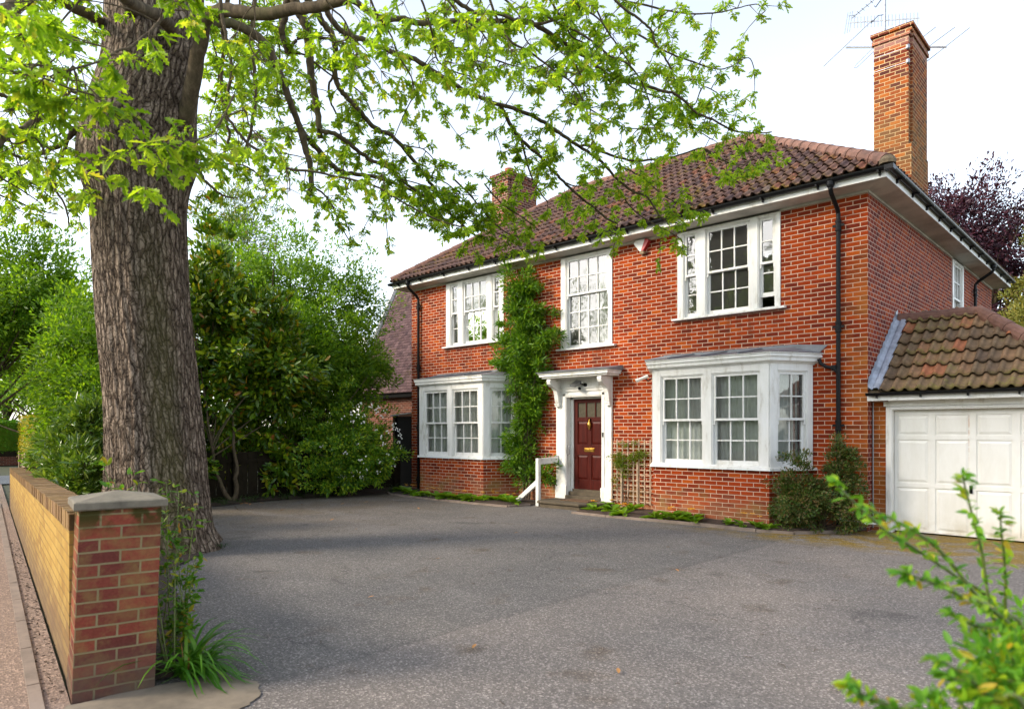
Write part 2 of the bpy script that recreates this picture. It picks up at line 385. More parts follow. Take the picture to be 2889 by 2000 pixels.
def mat_bark(name, trunk=True):
    t = NT(name)
    p = t.pos()
    if trunk:
        uv = t.uv()
        d = t.n("TexNoise", {"Vector": t.mapv(uv, (2.5, 1.0, 1)), "Scale": 3.0, "Detail": 4.0, "Roughness": 0.6}).outputs[1]
        dv = t.n("VectorMath", {0: t.n("VectorMath", {0: d, 1: (0.5, 0.5, 0.5)}, operation='SUBTRACT').outputs[0], 1: (0.14, 0.34, 0)}, operation='MULTIPLY').outputs[0]
        q = t.n("VectorMath", {0: uv, 1: dv}, operation='ADD').outputs[0]
        v1 = t.n("TexVoronoi", {"Vector": t.mapv(q, (15, 3.0, 1)), "Scale": 1.0}, feature='DISTANCE_TO_EDGE', voronoi_dimensions='2D').outputs[0]
        v2 = t.n("TexVoronoi", {"Vector": t.mapv(q, (22, 12, 1)), "Scale": 1.0}, feature='DISTANCE_TO_EDGE', voronoi_dimensions='2D').outputs[0]
        f1 = mr(t, v1, 0.02, 0.30); f2 = mr(t, v2, 0.0, 0.14)
        fine = t.noise(t.mapv(q, (40, 14, 1)), 1.0, 5, 0.75)
        h = t.math('ADD', t.math('MULTIPLY', f1, 0.55), t.math('ADD', t.math('MULTIPLY', f2, 0.30), t.math('MULTIPLY', fine, 0.25)))
        c = t.ramp(h, [(0.12, (0.018, 0.012, 0.009)), (0.42, (0.088, 0.063, 0.045)), (0.72, (0.195, 0.150, 0.114)), (1.0, (0.32, 0.255, 0.20))])
        u, z, _ = t.sep(uv)
        band = t.math('MULTIPLY', mr(t, t.math('ABSOLUTE', t.math('ADD', u, t.math('MULTIPLY', t.noise(uv, 1.2, 3), -0.3))), 0.30, 0.08), mr(t, z, 5.2, 3.0))
        c = t.mix(t.math('MULTIPLY', band, 0.5), c, (0.10, 0.095, 0.028))
        n3 = t.noise(t.mapv(uv, (2.2, 0.5, 1)), 1.6, 3)
        c = t.mix(0.5, c, t.ramp(n3, [(0.3, (0.62, 0.58, 0.56)), (0.7, (1.2, 1.1, 1.0))]), 'MULTIPLY')
        t.bs(Base_Color=c, Roughness=0.92)
        t.bump(h, 1.0, 0.055)
    else:
        n = t.noise(t.mapv(p, (1, 1, 0.35)), 16, 5, 0.7)
        c = t.ramp(n, [(0.3, (0.040, 0.030, 0.020)), (0.55, (0.11, 0.082, 0.050)), (0.75, (0.17, 0.13, 0.085))])
        g = mr(t, t.noise(p, 1.5, 3), 0.5, 0.65)
        c = t.mix(t.math('MULTIPLY', g, 0.4), c, (0.10, 0.10, 0.035))
        t.bs(Base_Color=c, Roughness=0.9)
        t.bump(n, 0.6, 0.015)
    t.b.inputs["Specular IOR Level"].default_value = 0.2
    return t.m
M['bark'] = mat_bark("oak_bark")
M['limb'] = mat_bark("branch_bark", False)

# ------------------------------------------------------------------ mesh helpers
class MB:
    def __init__(s): s.v = []; s.f = []
    def add(s, vs, fs):
        k = len(s.v); s.v += [tuple(p) for p in vs]; s.f += [tuple(k + i for i in f) for f in fs]; return s
    def hexa(s, p):   # 8 corners: bottom 4 (ccw from above), top 4
        return s.add(p, [(3, 2, 1, 0), (4, 5, 6, 7), (0, 1, 5, 4), (1, 2, 6, 5), (2, 3, 7, 6), (3, 0, 4, 7)])
    def box(s, x0, x1, y0, y1, z0, z1):
        return s.hexa([(x0, y0, z0), (x1, y0, z0), (x1, y1, z0), (x0, y1, z0), (x0, y0, z1), (x1, y0, z1), (x1, y1, z1), (x0, y1, z1)])
    def quad(s, a, b, c, d): return s.add([a, b, c, d], [(0, 1, 2, 3)])
    def tube(s, path, r, k=8, caps=True):
        path = [Vector(p) for p in path]
        n = len(path)
        rs = r if isinstance(r, (list, tuple)) else [r] * n
        base = len(s.v); up = None
        for i, p in enumerate(path):
            d = (path[min(i + 1, n - 1)] - path[max(i - 1, 0)]).normalized()
            if up is None:
                up = d.orthogonal().normalized()
            else:
                up = (up - d * up.dot(d)); up = up.normalized() if up.length > 1e-6 else d.orthogonal().normalized()
            w = d.cross(up)
            for j in range(k):
                a = 2 * math.pi * j / k
                s.v.append(tuple(p + (up * math.cos(a) + w * math.sin(a)) * rs[i]))
        for i in range(n - 1):
            for j in range(k):
                a = base + i * k + j; b = base + i * k + (j + 1) % k
                s.f.append((a, b, b + k, a + k))
        if caps:
            s.f.append(tuple(base + j for j in range(k))[::-1]); s.f.append(tuple(base + (n - 1) * k + j for j in range(k)))
        return s
    def lathe(s, c, prof, k=16):
        base = len(s.v); n = len(prof)
        for r, z in prof:
            for j in range(k):
                a = 2 * math.pi * j / k
                s.v.append((c[0] + r * math.cos(a), c[1] + r * math.sin(a), c[2] + z))
        for i in range(n - 1):
            for j in range(k):
                a = base + i * k + j; b = base + i * k + (j + 1) % k
                s.f.append((a, b, b + k, a + k))
        s.f.append(tuple(base + j for j in range(k))[::-1]); s.f.append(tuple(base + (n - 1) * k + j for j in range(k)))
        return s

class Fr:    # wall frame: u along the wall, n outwards, z up
    def __init__(s, o, U):
        s.o = Vector((o[0], o[1])); s.U = Vector(U).normalized(); s.N = Vector((s.U.y, -s.U.x))
    def p(s, u, n, z):
        q = s.o + s.U * u + s.N * n
        return (q.x, q.y, z)
    def box(s, mb, u0, u1, n0, n1, z0, z1):
        P = s.p
        return mb.hexa([P(u0, n1, z0), P(u1, n1, z0), P(u1, n0, z0), P(u0, n0, z0), P(u0, n1, z1), P(u1, n1, z1), P(u1, n0, z1), P(u0, n0, z1)])
    def prism(s, mb, poly, u0, u1):     # poly in (n, z), extruded along u
        k = len(poly)
        return mb.add([s.p(u0, n, z) for n, z in poly] + [s.p(u1, n, z) for n, z in poly],
                      [tuple(range(k)), tuple(range(2 * k - 1, k - 1, -1))] + [(i, i + k, (i + 1) % k + k, (i + 1) % k) for i in range(k)])

def wall_uv(me):
    uvl = me.uv_layers.new(name="UVMap").data
    for pl in me.polygons:
        n = pl.normal
        if abs(n.z) > 0.75:
            for li in pl.loop_indices:
                c = me.vertices[me.loops[li].vertex_index].co; uvl[li].uv = (c.x, c.y)
        else:
            t = Vector((-n.y, n.x)); t = t.normalized() if t.length > 1e-5 else Vector((1, 0))
            for li in pl.loop_indices:
                c = me.vertices[me.loops[li].vertex_index].co; uvl[li].uv = (c.x * t.x + c.y * t.y, c.z)

def link(o, parent=None):
    COL.objects.link(o)
    if parent is not None:
        o.parent = parent
        if parent.parent is None: o.matrix_parent_inverse = Matrix.Translation(-Vector(parent.location))
    return o
def obj(name, mb, mat, parent=None, uv=False, smooth=False, bevel=0.0):
    me = bpy.data.meshes.new(name)
    me.from_pydata(mb.v, [], mb.f)
    if bevel == 0 and not smooth and len(me.polygons) < 4000:
        import bmesh
        bm = bmesh.new(); bm.from_mesh(me); bmesh.ops.recalc_face_normals(bm, faces=bm.faces); bm.to_mesh(me); bm.free()
    me.materials.append(M[mat] if isinstance(mat, str) else mat)
    if uv: wall_uv(me)
    if smooth: me.polygons.foreach_set("use_smooth", [True] * len(me.polygons))
    o = bpy.data.objects.new(name, me)
    link(o, parent)
    if bevel:
        b = o.modifiers.new("bevel", 'BEVEL'); b.width = bevel; b.segments = 2; b.limit_method = 'ANGLE'
    return o
def np_mesh(name, verts, faces, mat, parent=None, smooth=False, uvs=None):
    verts = np.asarray(verts, dtype=np.float32); faces = np.asarray(faces, dtype=np.int32)
    me = bpy.data.meshes.new(name)
    nf, k = faces.shape
    me.vertices.add(len(verts)); me.vertices.foreach_set("co", verts.ravel())
    me.loops.add(nf * k); me.loops.foreach_set("vertex_index", faces.ravel())
    me.polygons.add(nf)
    me.polygons.foreach_set("loop_start", np.arange(0, nf * k, k, dtype=np.int32))
    me.polygons.foreach_set("loop_total", np.full(nf, k, dtype=np.int32))
    if smooth: me.polygons.foreach_set("use_smooth", np.ones(nf, dtype=bool))
    if uvs is not None:
        l = me.uv_layers.new(name="UVMap"); l.data.foreach_set("uv", np.asarray(uvs, dtype=np.float32)[faces.ravel()].ravel())
    me.update(calc_edges=True); me.validate()
    me.materials.append(M[mat])
    o = bpy.data.objects.new(name, me)
    return link(o, parent)
def tag(o, label, cat, group=None, kind=None):
    if label: o['label'] = label
    if cat: o['category'] = cat
    if group: o['group'] = group
    if kind: o['kind'] = kind
    return o
def thing(name, label, cat, loc, group=None):
    o = bpy.data.objects.new(name, None); o.empty_display_size = 0.2
    o.location = loc
    COL.objects.link(o)
    return tag(o, label, cat, group)
def struct(name, mb, mat): return tag(obj(name, mb, mat), None, None, kind='structure')

# ------------------------------------------------------------------ ground, drive, pavement, road
def sheet(name, poly, z, mat): return struct(name, MB().add([(x, y, z) for x, y in poly], [tuple(range(len(poly)))]), mat)
sheet('ground', [(-400, -300), (400, -300), (400, 500), (-400, 500)], -0.03, 'ground')
WX = lambda x: -10.95 - 0.169 * (x + 1.19)     # outer face line of the street wall
sheet('driveway', [(-11.9, -7.5), (-6.2, WX(-6.2) + 0.45), (-1.2, -10.5), (-0.3, -10.85), (6, -11.8), (9, -8), (9, 0.36), (0, 0.36), (-12.3, 0.36)], 0.0, 'drive')
sheet('pavement', [(-60, WX(-60) - 2.6), (-60, WX(-60)), (-0.3, WX(-0.3)), (12, WX(12)), (12, WX(12) - 2.6)], 0.004, 'pave')
sheet('road', [(-60, WX(-60) - 14), (-60, WX(-60) - 2.6), (30, WX(30) - 2.6), (30, WX(30) - 14)], -0.01, 'road')
sheet('side_road', [(-27.5, -13), (-22.5, -13), (-22.5, 2), (-27.5, 2)], 0.009, 'road')
edge = MB()
for i in range(16):                                # concrete edging stones between the wall and the pavement
    x0 = -0.75 - i * 0.92; x1 = x0 - 0.905
    fr = Fr((x0, WX(x0)), (x1 - x0, WX(x1) - WX(x0)))
    q = [(x0, WX(x0) - 0.13), (x1, WX(x1) - 0.13), (x1, WX(x1) - 0.20), (x0, WX(x0) - 0.20)]
    edge.hexa([(x, y, 0.0) for x, y in q[::-1]] + [(x, y, 0.022) for x, y in q[::-1]])
struct('pavement_edging', edge, 'kerb')
ap = [(-1.15, -10.97), (-1.10, -10.48), (-1.02, -10.1), (-0.72, -10.02), (-0.50, -10.10), (-0.36, -10.3), (-0.30, -10.6), (-0.25, -11.1), (0.5, -11.3), (0.4, -11.6), (-0.9, -11.2)]
ap2 = []
for (xa, ya), (xb, yb) in zip(ap, ap[1:] + ap[:1]):
    for i in range(7): ap2.append((xa + (xb - xa) * i / 7 + random.uniform(-.018, .018), ya + (yb - ya) * i / 7 + random.uniform(-.018, .018)))
sheet('concrete_apron', ap2, 0.009, 'conc')
def bed(pts, name):     # raised soil bed with an uneven top
    import bmesh
    bm = bmesh.new()
    f = bm.faces.new([bm.verts.new((x, y, 0.02)) for x, y in pts])
    bmesh.ops.triangulate(bm, faces=[f])
    bmesh.ops.subdivide_edges(bm, edges=bm.edges[:], cuts=5, use_grid_fill=True)
    for v in bm.verts:
        if not v.is_boundary: v.co.z += 0.03 + 0.035 * random.random()
    me = bpy.data.meshes.new(name); bm.to_mesh(me); bm.free(); me.materials.append(M['soil'])
    o = bpy.data.objects.new(name, me); COL.objects.link(o); o['kind'] = 'structure'
BEDL = [(-11.73, 0.0), (-11.7, -0.9), (-10.9, -1.36), (-9.4, -1.48), (-7.9, -1.46), (-6.75, -1.36), (-6.62, -0.8), (-6.6, -0.005)]
BEDR = [(-5.0, -0.005), (-5.02, -0.82), (-5.05, -1.30), (-4.2, -1.34), (-2.5, -1.22), (-1.3, -1.26), (-0.75, -1.12), (-0.2, -0.36), (0.02, 0.05), (-0.03, -0.005)]
bed(BEDL, 'flower_bed'); bed(BEDR, 'flower_bed')
bed([(-12.2, -9.0), (-12.2, 0.2), (-11.78, 0.1), (-11.2, -1.4), (-11.55, -2.5), (-11.7, -4.1), (-11.4, -5.7), (-11.0, -7.2), (-7.6, -9.3), (-8.4, -9.65)], 'shrub_border')
bed([(-1.6, -10.55), (-1.2, -10.46), (-1.15, -10.25), (-1.45, -10.05), (-2.2, -9.85), (-4.9, -9.0), (-6.0, -8.0), (-7.4, -8.6), (-7.6, -9.7), (-5.0, -10.0)], 'tree_border')
k = MB()
for B in (BEDL[1:7], BEDR[2:8]):
    for a, b in zip(B, B[1:]):
        d = Vector((b[0] - a[0], b[1] - a[1])); L = d.length; n = max(1, round(L / 0.9))
        fr = Fr(a, d)
        for i in range(n):
            fr.box(k, L * i / n + 0.004, L * (i + 1) / n - 0.004, -0.02, 0.03, -0.01, 0.045 + random.uniform(-.006, .006))
struct('bed_edging', k, 'kerb')

# ------------------------------------------------------------------ the house
H = thing('brick_house', 'two storey red brick house with white sash windows and plum tiled hip roof', 'house', (-5.87, 0, 0))
XL = -11.74; DEP = 10.69; ZT = 5.52
def wall_grid(fr, u0, u1, z0, z1, holes, th=0.24):
    mb = MB()
    us = sorted({u0, u1} | {h[i] for h in holes for i in (0, 1)}); zs = sorted({z0, z1} | {h[i] for h in holes for i in (2, 3)})
    for a, b in zip(us, us[1:]):
        for c, d in zip(zs, zs[1:]):
            m, n = (a + b) / 2, (c + d) / 2
            if any(h[0] < m < h[1] and h[2] < n < h[3] for h in holes): continue
            mb.quad(fr.p(a, 0, c), fr.p(b, 0, c), fr.p(b, 0, d), fr.p(a, 0, d))
            mb.quad(fr.p(b, -th, c), fr.p(a, -th, c), fr.p(a, -th, d), fr.p(b, -th, d))
    for a, b, c, d in holes:
        for (p, q) in (((a, c), (a, d)), ((b, d), (b, c)), ((a, d), (b, d)), ((b, c), (a, c))):
            mb.quad(fr.p(p[0], 0, p[1]), fr.p(q[0], 0, q[1]), fr.p(q[0], -th, q[1]), fr.p(p[0], -th, p[1]))
    return mb
F = Fr((0, 0), (1, 0)); SD = Fr((0, 0), (0, 1))
WINS = [(-10.28, -8.18, 3.845, ZT), (-6.39, -5.0, 3.47, ZT), (-3.45, -1.42, 3.825, ZT)]
front = wall_grid(F, XL, 0, -0.05, ZT + .03, WINS + [(-6.22, -5.25, -0.04, 2.42), (-10.4, -8.15, 0.97, 2.72), (-3.5, -1.33, 0.97, 2.72)])
obj('front_wall', front, 'brick', H, uv=True)
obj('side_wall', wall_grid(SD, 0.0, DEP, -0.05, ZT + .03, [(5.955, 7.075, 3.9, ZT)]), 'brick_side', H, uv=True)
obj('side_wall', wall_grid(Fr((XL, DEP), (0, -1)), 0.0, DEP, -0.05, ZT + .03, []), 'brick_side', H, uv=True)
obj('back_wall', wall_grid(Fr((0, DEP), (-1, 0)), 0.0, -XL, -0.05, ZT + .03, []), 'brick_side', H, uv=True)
inn = MB()
inn.box(XL + .25, -.25, .26, 4.0, 2.78, 2.95).box(XL + .25, -.25, 4.0, 4.1, 0, 5.5)
for x in (-7.4, -4.4): inn.box(x - .05, x + .05, .26, 4.0, 0, 2.78).box(x - .05, x + .05, .26, 4.0, 2.95, 5.5)
inn.box(XL + .25, -.25, .26, 4.0, 0.0, 0.15).box(XL + .25, -.25, .26, DEP - .3, 5.55, 5.62)
obj('interior_partition', inn, 'room', H)
ab = MB()
for i in range(3): ab.box(-8.02 + i * .075, -7.955 + i * .075, -.012, .01, .10, .175)
obj('air_brick', ab, 'terra', H)

def window(fr, u0, u1, z0, z1, lights, zm, zg0, sill=0.05, bars=(2, 2), raised=None, split=None, ztop=None):
    """frame with box-sash lights; lights = (u0, u1, columns)"""
    ztop = ztop or z1 - 0.075
    zb = zg0 - 0.075
    fb = MB(); E = 0.022
    ls = sorted(lights)
    edges = [u0] + [e for l in ls for e in (l[0], l[1])] + [u1]
    for i in range(0, len(edges), 2): fr.box(fb, edges[i], edges[i + 1], -0.15, E, z0, z1)
    for a, b, c in ls:
        fr.box(fb, a, b, -0.15, E, ztop, z1); fr.box(fb, a, b, -0.15, E, z0, zb)
        fr.box(fb, a, a + .018, -0.15, E - .014, zb, ztop); fr.box(fb, b - .018, b, -0.15, E - .014, zb, ztop); fr.box(fb, a, b, -0.15, E - .014, ztop - .018, ztop)
    w = obj('window', fb, 'white', H, bevel=0.004)
    if sill: 
        sb = MB(); fr.prism(sb, [(-.05, z0), (.085, z0 - .012), (.085, z0 - sill), (-.05, z0 - sill)], u0 - .10 if sill < .06 else u0 - .08, u1 + .10 if sill < .06 else u1 + .08)
        obj('sill', sb, 'white', w, bevel=0.004)
    for a, b, c in ls:
        a += .02; b -= .02
        rz = raised if (raised and (a, b) == (ls[-1][0] + .02, ls[-1][1] - .02)) else 0.0
        sb = MB(); pb = MB(); st = .042; bw = .011
        for top in (True, False):
            n1 = -0.012 if top else -0.060; n0 = n1 - .040
            lo, hi = (zm - .02, ztop - .018) if top else (zb + rz, zm + .02 + rz)
            rail = .045 if not top else .045
            bot = .04 if top else .075
            tp = rail if top else .04
            fr.box(sb, a, a + st, n0, n1, lo, hi); fr.box(sb, b - st, b, n0, n1, lo, hi)
            fr.box(sb, a + st, b - st, n0, n1, lo, lo + bot); fr.box(sb, a + st, b - st, n0, n1, hi - tp, hi)
            ga, gb, gl, gh = a + st, b - st, lo + bot, hi - tp
            for i in range(1, c):
                u = ga + (gb - ga) * i / c
                fr.box(sb, u - bw, u + bw, n0 + .006, n1 - .004, gl, gh)
            nr = bars[0] if top else bars[1]
            for i in range(1, nr):
                z = gl + (gh - gl) * i / nr
                fr.box(sb, ga, gb, n0 + .008, n1 - .006, z - bw, z + bw)
            if top:
                for e in (a, b - .028): fr.box(sb, e, e + .028, n0, n1, lo - .07, lo - .002)
            nn = n0 + .014
            g = (ga - .01, gb + .01, gl - .01, gh + .01)
            pb.quad(fr.p(g[0], nn, g[2]), fr.p(g[1], nn, g[2]), fr.p(g[1], nn, g[3]), fr.p(g[0], nn, g[3]))
        obj('sash', sb, 'white', w)
        obj('pane', pb, 'glass', w)
    return w
window(F, -10.28, -8.18, 3.845, ZT, [(-10.133, -9.821, 1), (-9.643, -8.752, 3), (-8.585, -8.31, 1)], 4.685, 3.925)
window(F, -6.39, -5.0, 3.47, ZT, [(-6.255, -5.095, 4)], 4.645, 3.535, bars=(2, 3))
window(F, -3.45, -1.42, 3.825, ZT, [(-3.33, -3.022, 1), (-2.86, -1.976, 3), (-1.83, -1.51, 1)], 4.63, 3.905, raised=0.2)
window(SD, 5.955, 7.075, 3.9, ZT, [(6.08, 6.95, 3)], 4.65, 3.98)

def bay(xl, xr, P=0.76, Q=0.435):
    """canted bay: front from xl to xr at y=-P, steep cants running back Q sideways to the wall"""
    faces = [Fr((xl - Q, 0), (Q, -P)), Fr((xl, -P), (1, 0)), Fr((xr, -P), (Q, P))]
    LC = math.hypot(P, Q); lens = [LC, xr - xl, LC]; kf = (1 - Q / LC) / (P / LC); kw = LC / P
    b = MB()
    for fr, L in zip(faces, lens): b.quad(fr.p(0, 0, -.05), fr.p(L, 0, -.05), fr.p(L, 0, .965), fr.p(0, 0, .965))
    obj('bay_wall', b, 'brick_bay', H, uv=True)
    W = xr - xl; e = .02
    m = W / 2
    window(faces[1], 0, W, 1.01, 2.78, [(0.165, m - .08, 3), (m + .08, W - .15, 3)], 1.83, 1.115, sill=0, ztop=2.645)
    for i in (0, 2):
        window(faces[i], 0 if i else .02, lens[i] - (.02 if i else 0), 1.01, 2.78, [(.15, lens[i] - .125, 2)], 1.83, 1.115, sill=0, ztop=2.645)
    def ring(p, z): return [(xl - Q - p * kw, 0.0, z), (xl - p * kf, -P - p, z), (xr + p * kf, -P - p, z), (xr + Q + p * kw, 0.0, z)]
    def band(prof):   # prof: (projection, z) outline swept round the bay
        mb = MB(); n = len(prof); R4 = [ring(p, z) for p, z in prof]
        mb.add([q for r in R4 for q in r], [(i * 4 + j, i * 4 + j + 1, ((i + 1) % n) * 4 + j + 1, ((i + 1) % n) * 4 + j) for i in range(n) for j in range(3)])
        return mb
    obj('bay_sill', band([(.0, 1.014), (.06, 1.007), (.065, .962), (-.03, .957), (-.03, 1.012)]), 'white', H)
    obj('bay_cornice', band([(.024, 2.75), (.03, 2.77), (.055, 2.775), (.06, 2.79), (.105, 2.80), (.11, 2.858), (.132, 2.866), (.137, 2.89), (.12, 2.918), (.145, 2.922), (.15, 2.938), (-.02, 2.942), (-.05, 2.745)]), 'white', H)
    rf = MB(); a = ring(.155, 2.945)
    rf.add([a[0], a[1], a[2], a[3], (xl - Q + .35, -.0, 3.085), (xr + Q - .35, -.0, 3.085)], [(0, 1, 4), (1, 2, 5, 4), (2, 3, 5)])
    rf.hexa([(xl - Q + .3, -.014, 3.07), (xr + Q - .40, -.014, 3.07), (xr + Q - .40, -.002, 3.07), (xl - Q + .3, -.002, 3.07), (xl - Q + .2, -.014, 3.13), (xr + Q - .34, -.014, 3.13), (xr + Q - .34, -.002, 3.13), (xl - Q + .2, -.002, 3.13)])
    for sg, xe in ((1, xr + Q), (-1, xl - Q)):
        rf.add([(xe - sg * .42, -.015, 3.05), (xe + sg * .10, -.015, 2.945), (xe + sg * .25, -.015, 3.07), (xe - sg * .34, -.015, 3.13)], [(0, 1, 2, 3)])
    for i in range(3):
        x = xl + (xr - xl) * (0.18 + .3 * i)
        rf.tube([(x, -P - .15, 2.955), (x + .02, 0, 3.10)], .018, 6)
    obj('bay_roof', rf, 'lead', H)
    for nm, z in (('bay_ceiling', 2.76), ('bay_floor', .975)):
        obj(nm, MB().add([(xl - Q, 0, z), (xl, -P, z), (xr, -P, z), (xr + Q, 0, z)], [(0, 1, 2, 3)]), 'room', H)
    return faces, lens
BL = bay(-10.44, -8.12); BR = bay(-3.53, -1.30)

# ------------------------------------------------------------------ doorcase and front door
dc = MB()
for a, b in ((-6.50, -6.212), (-5.252, -4.995)):
    F.box(dc, a, b, -.10, .05, .02, 2.80)
    F.box(dc, a - .012, b + .012, -.0, .075, .02, .42)            # plinth
F.box(dc, -6.212, -5.252, -.10, .05, 2.376, 2.80)
F.box(dc, -6.36, -5.16, .05, .075, 2.50, 2.56); F.box(dc, -6.39, -5.13, .05, .095, 2.56, 2.585)
for a, b in ((-6.30, -6.235), (-5.23, -5.165)): F.box(dc, a, b, .05, .062, .42, 2.5)
F.box(dc, -6.30, -5.165, .05, .062, 2.40, 2.46)
F.box(dc, -6.212, -6.13, -.24, -.10, .14, 2.376); F.box(dc, -5.262, -5.252, -.24, -.10, .14, 2.376); F.box(dc, -6.212, -5.252, -.24, -.10, 2.335, 2.376)
D = obj('doorcase', dc, 'white', H, bevel=0.004)
for a in (-6.475, -5.10):      # scrolled console brackets
    pts = [(.05, 2.78), (.40, 2.78), (.42, 2.72), (.40, 2.66), (.34, 2.615), (.25, 2.58), (.19, 2.52), (.16, 2.44), (.145, 2.36), (.13, 2.29), (.12, 2.26), (.05, 2.25)]
    mb = MB(); F.prism(mb, pts, a, a + .105); F.box(mb, a - .012, a + .117, .05, .135, 2.215, 2.25); F.box(mb, a - .006, a + .111, .05, .12, 2.17, 2.215)
    obj('bracket', mb, 'white', D, bevel=0.004)
cn = MB()
F.box(cn, -6.60, -4.83, .0, .44, 2.785, 2.82)
F.box(cn, -6.64, -4.79, .0, .48, 2.82, 2.87); F.box(cn, -6.66, -4.77, .0, .50, 2.872, 2.90)
obj('canopy', cn, 'white', D, bevel=0.004)
cr = MB(); F.prism(cr, [(.0, 2.902), (.53, 2.902), (.535, 2.915), (0, 3.005)], -6.69, -4.74)
obj('canopy_roof', cr, 'lead', D)
dr = MB(); n1 = -.125; n0 = -.17
X0, X1 = -6.13, -5.262
st = .105
for a, b in ((X0, X0 + st), (X1 - st, X1), (-5.74, -5.645)):
    F.box(dr, a, b, n0, n1, .345, 2.335 if a != -5.74 else 1.90)
for z0, z1 in ((.345, .56), (1.10, 1.335), (1.84, 1.935), (2.25, 2.335)):
    for a, b in ((X0 + st, -5.74), (-5.645, X1 - st)): F.box(dr, a, b, n0, n1, z0, z1)
    if z0 > 1.8: F.box(dr, -5.74, -5.645, n0, n1, z0, z1)
for x in (-5.795, -5.545): F.box(dr, x - .012, x + .012, n0, n1 - .004, 1.935, 2.25)
for a, b in ((X0 + st, -5.74), (-5.645, X1 - st)):
    for z0, z1 in ((.56, 1.10), (1.335, 1.84)):
        F.box(dr, a, b, n0, n1 - .022, z0, z1)
        P = F.p; i = .05
        dr.add([P(a, n1 - .021, z0), P(b, n1 - .021, z0), P(b, n1 - .021, z1), P(a, n1 - .021, z1), P(a + i, n1 - .004, z0 + i), P(b - i, n1 - .004, z0 + i), P(b - i, n1 - .004, z1 - i), P(a + i, n1 - .004, z1 - i)],
               [(0, 1, 5, 4), (1, 2, 6, 5), (2, 3, 7, 6), (3, 0, 4, 7), (4, 5, 6, 7)])
DO = obj('front_door', dr, 'door', H, bevel=0.003)
mb = MB(); F.box(mb, X0 + st, X1 - st, n0 + .01, n0 + .02, 1.935, 2.25); obj('door_pane', mb, mat_plain("obscured_glass", (0.10, 0.085, 0.065), 0.15, 0.3, 15), DO)
mb = MB(); F.box(mb, -5.83, -5.565, n1, n1 + .008, 1.175, 1.26); F.box(mb, -5.80, -5.595, n1 + .008, n1 + .016, 1.195, 1.24)
for x in (-5.815, -5.58): F.box(mb, x - .008, x + .008, n1 + .008, n1 + .022, 1.19, 1.245)
obj('letterbox', mb, 'brass', DO, bevel=.002)
mb = MB(); kx = -5.69; ky = -n1 - .02
mb.lathe((kx, ky, 1.70), [(.012, -.04), (.022, -.03), (.012, -.01), (.035, .02), (.042, .06), (.036, .10), (.018, .125), (.022, .135), (.010, .15), (.014, .165), (.004, .19)], 12)
obj('knocker', mb, 'brass', DO, smooth=True)
mb = MB(); mb.lathe((-5.315, -n1 - .03, 1.16), [(.012, -.03), (.028, -.02), (.034, 0), (.028, .02), (.012, .03)], 12); obj('door_knob', mb, 'brass', DO, smooth=True)
mb = MB(); F.box(mb, X0 - .02, X1 + .005, -.20, -.09, .29, .343); F.box(mb, -6.2, -5.255, -.24, -.02, .215, .29); obj('threshold', mb, 'stone', D)
mb = MB(); F.box(mb, -5.22, -5.185, .05, .075, 1.50, 1.60); obj('bell_push', mb, 'black', D, bevel=.004)
mb = MB(); F.box(mb, -5.225, -5.18, .05, .065, 1.38, 1.46); obj('key_safe', mb, 'whitepl', D, bevel=.004)
mb = MB(); mb.tube([(-6.208, -.012, 1.10), (-6.16, -.012, 1.12), (-6.15, -.012, 1.20), (-6.16, -.012, 1.28), (-6.208, -.012, 1.30)], .012, 8); obj('grab_handle', mb, 'steel', D, smooth=True)
stp = MB(); stp.hexa([(-6.28, -.86, -.02), (-5.22, -.86, -.02), (-5.02, -.62, -.02), (-6.45, -.62, -.02), (-6.28, -.86, .085), (-5.22, -.86, .085), (-5.02, -.62, .085), (-6.45, -.62, .085)]).box(-6.45, -5.02, -.618, -.002, -.02, .085)
stp.hexa([(-6.33, -.90, .088), (-5.20, -.90, .088), (-4.96, -.62, .088), (-6.5, -.62, .088), (-6.33, -.90, .135), (-5.20, -.90, .135), (-4.96, -.62, .135), (-6.5, -.62, .135)]).box(-6.5, -4.96, -.618, -.08, .088, .135)
stp.box(-6.21, -5.253, -.10, .24, .0, .212)
obj('doorstep', stp, 'stone', H, bevel=.01)

# ------------------------------------------------------------------ eaves, roof, chimneys
OV = .36; ZF = 5.555
x0, x1, y0, y1 = XL - OV, OV, -OV, DEP + OV
so = MB()
so.add([(x0, y0, ZF), (x1, y0, ZF), (x1, y1, ZF), (x0, y1, ZF), (XL + .02, .02, ZT + .003), (-.02, .02, ZT + .003), (-.02, DEP - .02, ZT + .003), (XL + .02, DEP - .02, ZT + .003)], [(0, 1, 5, 4), (1, 2, 6, 5), (2, 3, 7, 6), (3, 0, 4, 7)])
so.box(XL - .02, .02, -.022, 0, ZT - .035, ZT + .004).box(.0, .022, 0, DEP, ZT - .035, ZT + .004)
obj('soffit', so, 'soffit', H)
fa = MB()
for a in ((x0, x1, y0 - .02, y0, ZF - .01, ZF + .135), (x1, x1 + .02, y0 - .02, y1, ZF - .01, ZF + .135), (x0 - .02, x0, y0 - .02, y1, ZF - .01, ZF + .135)): fa.box(*a)
obj('fascia', fa, 'white', H, bevel=.004)
gz = ZF + .135
